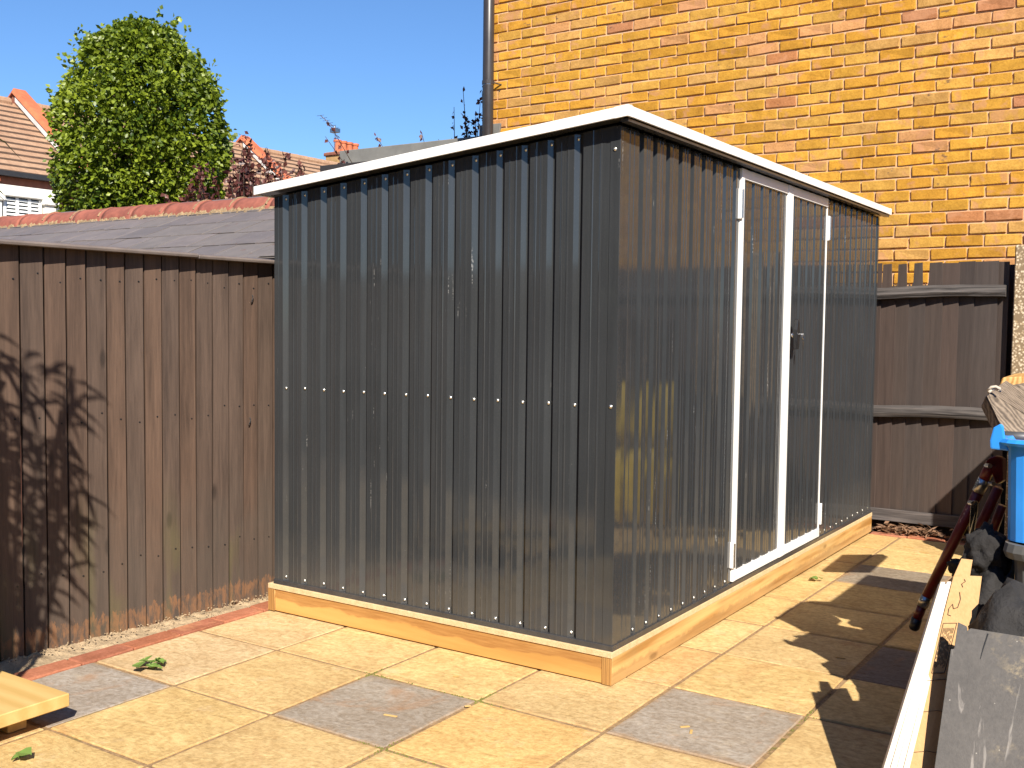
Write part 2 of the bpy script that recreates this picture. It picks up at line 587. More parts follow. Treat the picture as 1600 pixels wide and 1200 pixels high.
def leaf_mat(name, lo, hi, trans=0.25):
    t = NT(name)
    a = t.attr('tint')
    s_ = t.node('ShaderNodeSeparateColor')
    t.l.new(a, s_.inputs[0])
    col = t.ramp(s_.outputs[0], 0.0, 1.0, lo, hi)
    m = t.out(col, 0.45, None, spec=0.5)
    tr = t.node('ShaderNodeBsdfTranslucent')
    t.l.new(t.mix(1.0, col, (1.3, 1.35, 0.7), 'MULTIPLY'), tr.inputs[0])
    ms = t.node('ShaderNodeMixShader')
    ms.inputs[0].default_value = trans
    t.l.new(t.p.outputs[0], ms.inputs[1])
    t.l.new(tr.outputs[0], ms.inputs[2])
    t.l.new(ms.outputs[0], t.n['Material Output'].inputs[0])
    return m


MAT['leaf'] = leaf_mat('green_leaf', (0.035, 0.072, 0.006), (0.27, 0.33, 0.022))
MAT['leaf_red'] = leaf_mat('copper_leaf', (0.045, 0.012, 0.014), (0.20, 0.07, 0.055))
MAT['leaf_dark'] = leaf_mat('dark_shrub_leaf', (0.03, 0.06, 0.012), (0.08, 0.13, 0.03), 0.1)
MAT['leaf_flat'] = plain('torn_green_leaf', (0.14, 0.22, 0.045), 0.5, 0.35, 20, 0.2)
MAT['deadleaf'] = plain('dead_leaves', (0.20, 0.11, 0.06), 0.9, 0.45, 30, 0.3)
MAT['bark'] = plain('bark', (0.07, 0.05, 0.035), 0.9, 0.4, 20, 0.6, bdist=0.02)
MAT['soil'] = plain('dark_soil', (0.05, 0.032, 0.02), 0.95, 0.4, 25, 0.8, bdist=0.02)
MAT['ground'] = plain('earth', (0.16, 0.12, 0.075), 0.95, 0.3, 3, 0.4)


def tint_attr(me, vals):
    a = me.color_attributes.new('tint', 'FLOAT_COLOR', 'CORNER')
    a.data.foreach_set('color', np.ascontiguousarray(vals, dtype=np.float32).ravel())


# ================================================================== THE SETTING
# ground to the horizon
g = MB()
g.add([(-400, -400, -0.06), (400, -400, -0.06), (400, 400, -0.06), (-400, 400, -0.06)], [(0, 1, 2, 3)])
tag(g.build('ground', MAT['ground']), kind='structure')


def pz(y):
    return -0.003 - 0.0042 * max(0.0, y)


# patio: bed of sandy jointing, each slab its own piece
GX = [-1.644, -1.2114, -0.7506, -0.2942, 0.1655, 0.6281, 1.089, 1.55, 2.01, 2.47]
GY = [-2.68, -2.22, -1.755, -1.2942, -0.8357, -0.3644, 0.1212, 0.5727, 1.0338, 1.5143, 1.9918, 2.4539, 2.915, 3.33]
pat = MB()
ys = [-6.0, 0.0, 3.36]
for a, b in zip(ys[:-1], ys[1:]):
    za, zb = pz(a) - 0.0042, pz(b) - 0.0042
    pat.add([(-1.64, a, za), (6, a, za), (6, b, zb), (-1.64, b, zb), (-1.64, a, -0.2), (6, a, -0.2), (6, b, -0.2), (-1.64, b, -0.2)],
            [(0, 1, 2, 3), (4, 7, 6, 5), (0, 4, 5, 1), (1, 5, 6, 2), (2, 6, 7, 3), (3, 7, 4, 0)])
patio = tag(pat.build('patio', MAT['joint']), kind='structure')

BUFF = [(0.60, 0.430, 0.190), (0.61, 0.440, 0.195), (0.58, 0.410, 0.175), (0.60, 0.440, 0.215), (0.59, 0.425, 0.200)]
GREY = (0.335, 0.290, 0.240)
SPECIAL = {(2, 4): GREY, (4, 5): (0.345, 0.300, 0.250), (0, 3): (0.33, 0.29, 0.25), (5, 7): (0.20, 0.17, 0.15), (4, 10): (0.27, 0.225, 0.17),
           (3, 4): (0.61, 0.41, 0.165), (3, 6): (0.58, 0.385, 0.175), (0, 4): (0.57, 0.425, 0.245), (0, 5): (0.57, 0.42, 0.225)}


def slab_mesh(sx, sy, seed):
    """riven slab: gently uneven top, rounded worn edges"""
    r = random.Random(seed)
    n = 9
    off = Vector((r.uniform(0, 50), r.uniform(0, 50), 0))
    V, F = [], []
    for j in range(n):
        for i in range(n):
            u, v = i / (n - 1), j / (n - 1)
            # push the outer rings out to the edge
            u = [0, .007, .12, .31, .5, .69, .88, .993, 1][i]
            v = [0, .007, .12, .31, .5, .69, .88, .993, 1][j]
            x, y = (u - .5) * sx, (v - .5) * sy
            z = 0.0022 * noise.noise(Vector((x * 5, y * 9, 0)) + off)
            edge = i in (0, n - 1) or j in (0, n - 1)
            if edge:
                z -= 0.0035
                x += 0.003 * noise.noise(Vector((y * 22, 3, x)) + off)
                y += 0.003 * noise.noise(Vector((x * 22, 9, y)) + off)
            V.append((x, y, z))
    for j in range(n - 1):
        for i in range(n - 1):
            F.append((j * n + i, j * n + i + 1, (j + 1) * n + i + 1, (j + 1) * n + i))
    ring = [i for i in range(n)] + [j * n + n - 1 for j in range(1, n)] + [(n - 1) * n + i for i in range(n - 2, -1, -1)] + [j * n for j in range(n - 2, 0, -1)]
    b = len(V)
    for k in ring:
        V.append((V[k][0], V[k][1], -0.035))
    m = len(ring)
    for k in range(m):
        F.append((ring[k], b + k, b + (k + 1) % m, ring[(k + 1) % m]))
    return mesh('paving_slab', V, F, False)


sid = 0
for j in range(len(GY) - 1):
    for i in range(len(GX) - 1):
        x0, x1, y0, y1 = GX[i], GX[i + 1], GY[j], GY[j + 1]
        if x1 < -0.1 and y0 > 0.1:
            continue                                  # wholly under the shed
        sid += 1
        rr = random.Random(sid * 13)
        gap = 0.0075
        me = slab_mesh(x1 - x0 - 2 * gap, y1 - y0 - 2 * gap, sid)
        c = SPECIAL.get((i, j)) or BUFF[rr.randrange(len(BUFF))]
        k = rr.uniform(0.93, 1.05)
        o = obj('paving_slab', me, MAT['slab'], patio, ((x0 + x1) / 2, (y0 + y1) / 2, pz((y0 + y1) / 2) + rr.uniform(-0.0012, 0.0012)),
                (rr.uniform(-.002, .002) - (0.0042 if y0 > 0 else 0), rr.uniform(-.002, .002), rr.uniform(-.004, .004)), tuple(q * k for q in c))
        if (i, j) in ((2, 4), (4, 5), (0, 3), (5, 7), (4, 10)):
            o['label'] = 'worn grey paving slab among the buff ones'

# red brick edging beside the left fence (bricks laid end to end)
ed = MB()
ed.box((-1.745, -2.6, -0.2), (-1.646, 3.3, -0.016))
edge = tag(ed.build('brick_edging', MAT['mortar']), kind='structure')
em = [box_mesh('brick', 0.094, 0.211, 0.06, 0.004, 0.0022, s) for s in range(4)]
for m_ in em:
    m_.materials.append(MAT['redbrick'])
y = -2.5
k = 0
while y < 0.6:
    x = -1.698 if y < -0.5 else -1.698
    c = random.choice([(0.36, 0.135, 0.075), (0.40, 0.155, 0.09), (0.33, 0.125, 0.075)])
    obj('brick', em[k % 4], None, edge, (x + random.uniform(-.003, .003), y, -0.031 + random.uniform(-.002, .002)), (0, 0, random.uniform(-.01, .01)), c)
    y += 0.2165
    k += 1
# red bricks along the back fence
ed2 = MB()
ed2.box((-0.02, 3.362, -0.2), (3.0, 3.43, -0.03))
edge2 = tag(ed2.build('brick_edging', MAT['mortar']), kind='structure')
x = 0.09
while x < 2.6:
    c = random.choice([(0.36, 0.135, 0.075), (0.40, 0.165, 0.1), (0.33, 0.13, 0.085)])
    obj('brick', em[k % 4], None, edge2, (x, 3.392, -0.043 + random.uniform(-.002, .002)), (0, 0, math.pi / 2 + random.uniform(-.02, .02)), c)
    x += 0.217
    k += 1


def rough_strip(name, pts_fn, n, m, amp, mat, sc=30.0):
    V, F = [], []
    for i in range(n):
        for j in range(m):
            p = Vector(pts_fn(i / (n - 1), j / (m - 1)))
            p.z += amp * noise.fractal(p * sc, 1.0, 2.0, 4)
            V.append(p)
    for i in range(n - 1):
        for j in range(m - 1):
            F.append((i * m + j, (i + 1) * m + j, (i + 1) * m + j + 1, i * m + j + 1))
    return obj(name, mesh(name, V, F, True), mat)


# crumbling concrete haunching between the edging and the left fence
tag(rough_strip('concrete_strip', lambda u, v: (-1.99 + 0.245 * v, -2.6 + 3.4 * u, 0.012 - 0.022 * v), 300, 24, 0.011, MAT['concrete'], 26), kind='structure')
# soil under the back fence
tag(rough_strip('soil_strip', lambda u, v: (-0.06 + 3.2 * u, 3.43 + 0.36 * v, -0.02 + 0.05 * v), 240, 22, 0.02, MAT['soil'], 22), kind='structure')

# ================================================================== BRICK HOUSE
WY = 3.85
house = thing('brick_house', 'tall yellow stock brick house wall rising behind the shed', 'house', (0, WY, 0))
hb = MB()
hb.box((-3.24, 0.007, 0), (4.6, 4.2, 6.4))
hb.build('wall', MAT['mortar'], house)
CH, CL = 0.0742, 0.219
bmeshes = [box_mesh('brick', 0.2085, 0.05, 0.0635, 0.0040, 0.0027, s) for s in range(7)]
half = [box_mesh('brick', 0.099, 0.05, 0.0635, 0.0035, 0.0016, 20 + s) for s in range(3)]
for m_ in bmeshes + half:
    m_.materials.append(MAT['brick'])
BC = [(0.60, 0.315, 0.042)] * 6 + [(0.57, 0.285, 0.034)] * 5 + [(0.61, 0.34, 0.065)] * 5 + [(0.58, 0.325, 0.095)] * 4 + [(0.57, 0.29, 0.115)] * 2 + [(0.50, 0.25, 0.030)] * 2
rr = random.Random(3)
cand = []
row0 = 1.727
for r in range(-23, 62):
    z = row0 + r * CH + CH / 2
    if z < 0.04 or z > 6.35:
        continue
    offx = 0.041 if r % 2 == 0 else 0.171
    k0 = math.ceil((-3.24 - offx) / CL)
    xs = []
    first = offx + k0 * CL                           # first perpend right of the corner
    if first + 3.24 > 0.17:
        xs.append((-3.24, first))
    elif first + 3.24 > 0.05:
        xs.append((-3.24, first))
    x = first
    while x < 4.55:
        xs.append((x, x + CL))
        x += CL
    for a, b in xs:
        c = rr.choice(BC)
        kk = rr.uniform(0.82, 1.06)
        c = tuple(q * kk for q in c)
        t_ = rr.random()
        if t_ < 0.010:
            c = (0.47, 0.20, 0.08)
        elif t_ < 0.030:
            c = (0.42, 0.185, 0.085)
        cand.append((a, b, z, c, rr.uniform(-.0022, .0022), rr.randrange(7)))
# the largest in view are single bricks, the rest one field
vis = []
for i, (a, b, z, c, dz, m) in enumerate(cand):
    px, py, w = project(((a + b) / 2, WY, z))
    roof_l = 163 + (981 - px) * 0.2195 if px < 981 else 163 + (px - 981) * 0.3965
    if 745 < px < 1640 and -20 < py < 418 and (py < roof_l + 8 or px > 1368):
        vis.append((w, i))
vis.sort()
single = set(i for w, i in vis[:300])
FV, FF, FC = [], [], []
for i, (a, b, z, c, dz, m) in enumerate(cand):
    L = b - a
    full = L > 0.16
    src = bmeshes[m] if full else half[m % 3]
    base = 0.2085 if full else 0.099
    sx = (L - 0.0105) / base
    p = ((a + b) / 2, 0.025 - 0.003 + dz * 0.9, z + dz * 0.6)
    if i in single:
        o = obj('brick', src, None, house, p, (0, rr.uniform(-.005, .005), 0), c)
        o.scale = (sx, 1, 1)
    else:
        b0 = len(FV)
        for v in src.vertices:
            FV.append((p[0] + v.co.x * sx, p[1] + v.co.y, p[2] + v.co.z))
        for f in src.polygons:
            FF.append(tuple(b0 + q for q in f.vertices))
            FC += [(*c, 1)] * len(f.vertices)
fm = mesh('brick_field', FV, FF)
tint_attr(fm, FC)
tag(obj('brick_field', fm, MAT['brick_stuff'], house), kind='stuff')

# downpipe with bracket and the grey flashing upstand it passes
px_, py_ = -3.158, -0.068
dp = MB().tube([(px_, py_, 0.1), (px_, py_, 6.3)], 0.044, 18)
dpo = dp.build('downpipe', MAT['pipe'], house, smooth=True)
cl = MB().tube([(px_, py_, 3.10), (px_, py_, 3.128)], 0.049, 18)
cl.tube([(px_ + 0.036, py_ + 0.01, 3.115), (px_ + 0.085, 0.0, 3.10), (px_ + 0.062, 0.0, 3.05)], 0.006, 6)
cl.build('pipe_bracket', MAT['pipe'], dpo)
MB().tube([(px_, py_, 3.094), (px_, py_, 3.0985)], 0.0448, 18).build('pipe_seam', MAT['galv'], dpo)
fl = MB()
fl.prism([(-3.275, 2.45), (-3.275, 2.80), (-3.07, 2.80), (-3.09, 2.685), (-3.12, 2.66), (-3.12, 2.45)], 'y', -0.020, 0.006)
fl.build('flashing', MAT['felt'], house, 0.002)

# flat roofed extension beyond the shed
ext = thing('flat_roof_extension', 'low extension with grey felted fascia beside the brick house', 'building', (-4.4, 4.6, 0))
MB().box((-1.0, 0.15, 0), (1.13, 2.6, 2.70)).build('wall', MAT['stockfar'], ext)
MB().box((-1.08, 0.0, 2.735), (1.14, 2.7, 2.885)).build('fascia', MAT['felt'], ext, 0.006)
MB().box((-1.20, -0.14, 2.655), (1.14, 2.7, 2.732)).build('soffit', MAT['soffit'], ext)

# ================================================================== SHED
SX0, SY0, SXW, SYL = -0.0078, 0.0107, -1.6075, 3.3093
ZB = 0.119
RX0, RY0, RXW, RYL = 0.0474, -0.0473, -1.6726, 3.3708
RT0, RTW = 1.9282, 1.7717                          # roof trim top at the high and the low side
slope = (RT0 - RTW) / (RX0 - RXW)


def roof_z(x):
    return RT0 + (x - RX0) * slope


base = thing('wooden_platform', 'pale treated timber frame with chipboard deck under the metal shed', 'platform')
BW, BL, HB, HO = 1.6367, 3.3263, 0.0933, 0.115
for nm, lo, hi, mt in (('beam', (-BW + 0.0375, 0.0015, 0.0015), (-0.0385, 0.047, HB), 'beam_front'),
                       ('beam', (-0.037, 0, 0), (0, BL, HB), 'beam_side'),
                       ('beam', (-BW, 0, 0), (-BW + 0.036, BL, HB), 'beam_side'),
                       ('beam', (-BW + 0.0375, BL - 0.045, 0.001), (-0.0385, BL - 0.002, HB), 'beam_front')):
    MB().box(lo, hi).build(nm, MAT[mt], base, 0.0018)
for x0, x1 in ((-0.0365, -0.0006), (-BW + 0.0006, -BW + 0.0355)):
    eg = MB().box((x0, -0.0022, 0.0006), (x1, 0.0, HB - 0.0006)).build('end_grain', MAT['beam_end'], base)
MB().box((-BW, -0.0035, HB + 0.0008), (0.0015, BL + 0.001, HO)).build('deck_board', MAT['chip'], base, 0.0012)

shed = thing('metal_shed', 'dark grey corrugated metal garden shed with white roof trim and double doors', 'shed')
PITCH_R = 0.1062
GD = 0.0165                                        # groove depth


def profile(s0, s1, centres):
    """(s, depth) along a wall: broad flats with small swages, narrow grooves"""
    out = [(s0, 0.0)]
    cs = [c for c in centres if s0 + 0.030 < c < s1 - 0.016]
    cuts = [s0] + cs + [s1]
    for a, b in zip(cuts[:-1], cuts[1:]):
        fa = a + (0.0130 if a in cs else 0.0)
        fb = b - (0.0225 if b in cs else 0.0)
        if a in cs:
            out += [(a + 0.006, -GD), (fa, 0.0)]
        if fb - fa > 0.05:
            for q in (0.34, 0.66):
                m = fa + (fb - fa) * q
                out += [(m - 0.0045, 0), (m - 0.0018, 0.0012), (m + 0.0018, 0.0012), (m + 0.0045, 0)]
        if b in cs:
            out += [(fb, 0.0), (b - 0.005, -GD)]
        else:
            out += [(s1, 0.0)]
    res = []
    rj = random.Random(int(s0 * 1000) + len(centres))
    for p in out:
        if not res or p[0] > res[-1][0] + 1e-6:
            res.append((p[0], p[1] + (rj.uniform(-.0005, .0005) if p[1] > -0.001 else 0)))
    return res


def sheet(prof, place, zb, zt, back=-0.022):
    """closed panel: corrugated front, flat back. place(s, d, z) -> xyz, zt may be a function of s"""
    zf = zt if callable(zt) else (lambda s: zt)
    NZ = 1
    n = len(prof)
    V = [place(s, d, zb) for s, d in prof] + [place(s, d, zf(s)) for s, d in prof]
    V += [place(s, back, zb) for s, d in prof] + [place(s, back, zf(s)) for s, d in prof]
    F = []
    for i in range(n - 1):
        F.append((i, i + 1, n + i + 1, n + i))
        F.append((2 * n + i + 1, 2 * n + i, 3 * n + i, 3 * n + i + 1))
        F.append((2 * n + i, 2 * n + i + 1, i + 1, i))
        F.append((n + i, n + i + 1, 3 * n + i + 1, 3 * n + i))
    F += [(0, n, 3 * n, 2 * n), (n - 1, 3 * n - 1, 4 * n - 1, 2 * n - 1)]
    m = MB()
    m.add(V, F)
    return m


left_c = [-1.541 + PITCH_R * k for k in range(0, 15)]
right_c = [0.065 + 0.1067 * k for k in range(0, 31)]
ZBW = ZB + 0.0125
# end wall (left in the picture), facing -Y
sheet(profile(SXW, SX0 - 0.036, left_c), lambda s, d, z: (s, SY0 - d, z), ZBW, lambda s: roof_z(s) - 0.045).build('wall_panel', MAT['steel'], shed)
# long wall with the doors, facing +X
DY0, DYM, DY1 = 1.080, 1.698, 2.292
TOPZ = roof_z(SX0) - 0.045
sheet(profile(SY0 + 0.036, DY0 - 0.004, right_c), lambda s, d, z: (SX0 + d, s, z), ZBW, TOPZ).build('wall_panel', MAT['steel'], shed)
sheet(profile(DY1 + 0.004, SYL, right_c), lambda s, d, z: (SX0 + d, s, z), ZBW, TOPZ).build('wall_panel', MAT['steel'], shed)
# back and far walls
sheet(profile(SY0, SYL, right_c), lambda s, d, z: (SXW + 0.001 - d, s, z), ZBW, roof_z(SXW) - 0.045, -0.004).build('wall_panel', MAT['steel'], shed)
sheet(profile(SXW + 0.006, SX0 - 0.03, left_c), lambda s, d, z: (s, SYL + d, z), ZBW, lambda s: roof_z(s) - 0.045, -0.004).build('wall_panel', MAT['steel'], shed)
# corner posts: folded angles a touch proud of the sheets
for cx, cy, dx, dy in ((SX0, SY0, -1, 1), (SXW, SY0, 1, 1), (SX0, SYL, -1, -1)):
    w_ = 0.036 if cx == SX0 and cy == SY0 else 0.022
    t_ = 0.0022
    ox, oy = -dx * t_, -dy * t_
    MB().prism([(cx + ox, cy + oy), (cx + dx * w_, cy + oy), (cx + dx * w_, cy + dy * 0.0006), (cx + dx * 0.0006, cy + dy * 0.0006),
                (cx + dx * 0.0006, cy + dy * w_), (cx + ox, cy + dy * w_)], 'z', ZB + 0.010, roof_z(cx) - 0.047).build('corner_post', MAT['steel'], shed, 0.0007)
# base track
tr = 0.004
MB().box((SXW - tr, SY0 - 0.0075, HO + 0.0005), (SX0 + 0.0072, SY0 + 0.03, ZB + 0.016)).build('base_track', MAT['track'], shed, 0.001)
MB().box((SX0 - 0.03, SY0 + 0.031, HO + 0.0005), (SX0 + 0.0070, SYL + tr, ZB + 0.016)).build('base_track', MAT['track'], shed, 0.001)
# screws: small domed washers in the grooves
sm = bpy.data.meshes.new('screw')
bm = bmesh.new()
bmesh.ops.create_uvsphere(bm, u_segments=8, v_segments=5, radius=0.0048)
for v in bm.verts:
    v.co.y *= 0.75
bmesh.ops.create_cone(bm, cap_ends=True, segments=10, radius1=0.0066, radius2=0.0066, depth=0.0016, matrix=Matrix.Rotation(math.pi / 2, 4, 'X'))
for f in bm.faces:
    f.smooth = True
bm.to_mesh(sm)
bm.free()
sm.materials.append(MAT['screw'])
for c in left_c:
    for z, j in ((0.944, 0.002), (ZB + 0.030, 0.002)):
        obj('screw', sm, None, shed, (c - 0.0115 + random.uniform(-.001, .001), SY0 + 0.0075, z + random.uniform(-j, j)))
    obj('screw', sm, None, shed, (c - 0.0115, SY0 + 0.0075, roof_z(c) - 0.062))
for c in right_c:
    if DY0 - 0.03 < c < DY1 + 0.03:
        continue
    obj('screw', sm, None, shed, (SX0 - 0.0075, c + 0.0100, ZB + 0.030), (0, 0, math.pi / 2))
for z in (0.946, 1.80):
    obj('screw', sm, None, shed, (SX0 - 0.018, SY0 - 0.004, z))

# doors: two leaves, white stiles and rails round corrugated sheets
DZ0, DZ1 = 0.140, TOPZ - 0.003
for nm, a, b, left in (('door', DY0, DYM - 0.0015, True), ('door', DYM + 0.0015, DY1, False)):
    st = 0.034
    inner = [a + st, b - st]
    if not left:
        inner = [a + st, b - 0.013]
    else:
        inner = [a + 0.030, b - st]
    leaf = sheet(profile(inner[0], inner[1], right_c), lambda s, d, z: (SX0 + d, s, z), DZ0 + 0.03, DZ1 - 0.03).build(nm, MAT['steel'], shed)
    leaf['label'] = 'near door leaf with corrugated sheet in a white frame' if left else 'far door leaf carrying the black lock handle'
    X0, X1 = SX0 - 0.022, SX0 + 0.0105
    MB().box((X0, a, DZ0), (X1, inner[0], DZ1)).build('door_stile', MAT['white'], leaf, 0.0015)
    MB().box((X0, inner[1], DZ0), (X1 + 0.001 if left else SX0 + 0.0035, b, DZ1)).build('door_stile', MAT['white'], leaf, 0.0015)
    MB().box((X0, inner[0] + 0.0005, DZ0), (X1 - 0.0015, inner[1] - 0.0005, DZ0 + 0.043)).build('door_rail', MAT['white'], leaf, 0.0015)
    MB().box((X0, inner[0] + 0.0005, DZ1 - 0.043), (X1 - 0.0015, inner[1] - 0.0005, DZ1)).build('door_rail', MAT['white'], leaf, 0.0015)
    for zz in (DZ0 + 0.022, DZ1 - 0.022):
        for yy in (inner[0] - 0.012, inner[1] + 0.010):
            obj('rivet', sm, None, leaf, (X1 + 0.0002, yy, zz), (0, 0, math.pi / 2)).scale = (0.55, 0.6, 0.55)
    # hinges: one high, one low on the outer stile
    hy = a - 0.006 if left else b + 0.006
    for z0, z1 in ((1.665, 1.79), (0.20, 0.31)):
        MB().box((X1 - 0.014, hy - 0.008, z0), (X1 + 0.003, hy + 0.008, z1)).build('hinge', MAT['white'], leaf, 0.002)
        MB().tube([(X1 + 0.006, hy, z0 + 0.004), (X1 + 0.006, hy, z1 - 0.004)], 0.005, 8).build('hinge_pin', MAT['galv'], leaf)
    if not left:
        hy, hz = a + 0.052, 1.183
        lk = MB().tube([(SX0 - 0.002, hy, hz), (SX0 + 0.03, hy, hz)], 0.012, 12)
        lk.build('lock_barrel', MAT['chrome'], leaf, smooth=True)
        kb = MB().prism([(hy - 0.014, hz - 0.066), (hy + 0.014, hz - 0.066), (hy + 0.022, hz - 0.026), (hy + 0.022, hz + 0.026), (hy + 0.008, hz + 0.074), (hy - 0.008, hz + 0.074), (hy - 0.022, hz + 0.026), (hy - 0.022, hz - 0.026)], 'x', SX0 + 0.026, SX0 + 0.044)
        kb.build('handle', MAT['black'], leaf, 0.003)
        MB().tube([(SX0 + 0.040, hy + 0.006, hz + 0.004), (SX0 + 0.068, hy + 0.006, hz + 0.004)], 0.004, 6).build('key', MAT['chrome'], leaf)
        rg = [(SX0 + 0.062, hy + 0.012 + 0.013 * math.cos(q), hz - 0.006 + 0.013 * math.sin(q)) for q in [i * math.pi / 8 for i in range(17)]]
        MB().tube(rg, 0.0016, 5, False).build('key_ring', MAT['chrome'], leaf)
        MB().prism([(hy + 0.014, hz - 0.030), (hy + 0.028, hz - 0.026), (hy + 0.030, hz - 0.046), (hy + 0.024, hz - 0.052), (hy + 0.022, hz - 0.074), (hy + 0.017, hz - 0.074), (hy + 0.016, hz - 0.05)], 'x', SX0 + 0.060, SX0 + 0.063).build('key', MAT['chrome'], leaf)

# roof: ribbed sheet, rafters under the eaves and white trim all round
rs = []
yy = RY0 + 0.006
prof = []
while yy < RYL - 0.11:
    prof += [(yy, 0), (yy + 0.066, 0), (yy + 0.076, 0.012), (yy + 0.096, 0.012), (yy + 0.106, 0)]
    yy += 0.1067
prof.append((RYL - 0.006, 0))
V, F = [], []
n = len(prof)
for x in (RXW + 0.006, RX0 - 0.006):
    V += [(x, s, roof_z(x) - 0.030 + d) for s, d in prof]
for x in (RXW + 0.006, RX0 - 0.006):
    V += [(x, s, roof_z(x) - 0.033 + d) for s, d in prof]
for i in range(n - 1):
    F.append((i, n + i, n + i + 1, i + 1))
    F.append((2 * n + i, 2 * n + i + 1, 3 * n + i + 1, 3 * n + i))
    F += [(i, i + 1, 2 * n + i + 1, 2 * n + i), (n + i, 3 * n + i, 3 * n + i + 1, n + i + 1)]
F += [(0, 2 * n, 3 * n, n), (n - 1, 2 * n - 1, 4 * n - 1, 3 * n - 1)]
MB().add(V, F).build('roof_sheet', MAT['steel_roof'], shed)
TH = 0.0353


def trim(lo, hi, name='roof_trim'):
    m = MB()
    (x0, y0), (x1, y1) = lo, hi
    v = []
    for z in (-TH, 0):
        v += [(x0, y0, roof_z(x0) + z), (x1, y0, roof_z(x1) + z), (x1, y1, roof_z(x1) + z), (x0, y1, roof_z(x0) + z)]
    m.add(v, [(3, 2, 1, 0), (4, 5, 6, 7), (0, 1, 5, 4), (1, 2, 6, 5), (2, 3, 7, 6), (3, 0, 4, 7)])
    return m.build(name, MAT['white'], shed, 0.0012)


tw = 0.006
trim((RXW, RY0), (RX0 - 0.050, RY0 + tw))
trim((RXW, RYL - tw), (RX0 - 0.05, RYL))
trim((RX0 - tw, RY0 + 0.035), (RX0, 1.62))
trim((RX0 - tw, 1.6225), (RX0, RYL - 0.035))
trim((RXW, RY0 + tw + 0.001), (RXW + tw, RYL - tw - 0.001))
for yb, s in ((RY0, 1), (RYL, -1)):                # folded corner caps
    c = MB()
    P = [(RX0 - 0.050, yb - s * 0.0012), (RX0 + 0.0012, yb - s * 0.0012), (RX0 + 0.0012, yb + s * 0.034), (RX0 - 0.006, yb + s * 0.034), (RX0 - 0.006, yb + s * 0.006), (RX0 - 0.050, yb + s * 0.006)]
    vv = [(x, y, roof_z(x) - TH - 0.0008) for x, y in P] + [(x, y, roof_z(x) + 0.0012) for x, y in P]
    c.add(vv, [(0, 1, 7, 6), (1, 2, 8, 7), (2, 3, 9, 8), (3, 4, 10, 9), (4, 5, 11, 10), (5, 0, 6, 11), (5, 4, 3, 2, 1, 0), (6, 7, 8, 9, 10, 11)])
    c.build('corner_cap', MAT['white'], shed, 0.0008)
for x0, x1 in ((RX0 - 0.036, RX0 - 0.0075),):
    MB().box((x0, RY0 + 0.02, roof_z(x0) - 0.046), (x1, RYL - 0.02, roof_z(x0) - 0.0365)).build('eaves_angle', MAT['steel_roof'], shed)
MB().prism([(SXW, roof_z(SXW) - 0.085), (SX0 - 0.03, roof_z(SX0) - 0.085), (SX0 - 0.03, roof_z(SX0) - 0.040), (SXW, roof_z(SXW) - 0.040)], 'y', SY0 + 0.023, SY0 + 0.05).build('rafter', MAT['steel_roof'], shed)

# ================================================================== LEFT FENCE (feather-edge boards)
def fx(y):
    return -1.8265 + 0.062 * (y - 0.0)


lf = thing('feather_edge_fence', 'brown stained overlapping board fence left of the shed under slate roof', 'fence', (fx(0), 0, 0), math.atan(-0.062))
EDGES = [-1.53, -1.44, -1.335, -1.237, -1.140, -1.0365, -0.945, -0.855, -0.770, -0.690, -0.607, -0.527, -0.445, -0.365, -0.283, -0.203, -0.122, -0.038, 0.040, 0.118, 0.200]
while EDGES[-1] < 1.5:
    EDGES.append(EDGES[-1] + 0.083)
r5 = random.Random(5)
for a, b in zip(EDGES[:-1], EDGES[1:]):
    zt = 1.479 + r5.uniform(-0.003, 0.003)
    w_ = b - a
    tilt = r5.uniform(-0.0025, 0.0025)
    # cross-section: thin edge tucked under the neighbour, thick edge proud
    poly = [(-0.0180, a + 0.0004), (-0.0030, a + 0.0004), (0.0058, b - 0.0120), (0.0048, b - 0.0105), (-0.0150, b - 0.0105), (-0.0150, b + 0.0001), (-0.0180, b + 0.0001)]
    m = MB()
    V = []
    NZ = 7
    ph = r5.uniform(0, 6)
    for q in range(NZ):
        z = -0.012 + r5.uniform(-.006, .006) * (q == 0) + (zt + 0.012) * q / (NZ - 1)
        wob = 0.0012 * math.sin(z * 3.1 + ph)
        V += [(x + tilt * (z - 0.7), y_ + wob, z) for x, y_ in poly]
    k6 = len(poly)
    F = [tuple(range(k6 - 1, -1, -1)), tuple((NZ - 1) * k6 + i for i in range(k6))]
    for q in range(NZ - 1):
        for i in range(k6):
            F.append((q * k6 + i, q * k6 + (i + 1) % k6, (q + 1) * k6 + (i + 1) % k6, (q + 1) * k6 + i))
    # place in the fence's own axes
    tnt = r5.choice([(1.0, 1.0, 1.0), (1.08, 1.02, 0.98), (0.92, 0.93, 0.95), (1.06, 1.0, 0.95), (0.98, 1.0, 1.03), (1.10, 1.03, 0.97)])
    o = m.add(V, F).build('board', MAT['fence'], lf, 0, color=tnt)
cp = MB()
for a, b, dz in ((-1.55, -0.235, 0.0), (-0.232, 0.222, -0.004)):
    z0, z1 = 1.472 + dz, 1.496 + dz
    cp.prism([(-0.06, z0 + 0.004), (0.056, z0), (0.059, z0 + 0.010), (0.054, z0 + 0.016), (-0.06, z1 + 0.004)], 'y', a, b)
cp.build('capping', MAT['capping'], lf, 0.0015)
rl = MB()
for z in (0.25, 0.80, 1.33):
    rl.box((-0.060, -1.5, z), (-0.0215, 1.5, z + 0.07))
rl.build('rail', MAT['rail'], lf)
nl = bpy.data.meshes.new('nail')
bm = bmesh.new()
bmesh.ops.create_cone(bm, cap_ends=True, segments=8, radius1=0.0042, radius2=0.003, depth=0.003, matrix=Matrix.Rotation(math.pi / 2, 4, 'Y'))
bm.to_mesh(nl)
bm.free()
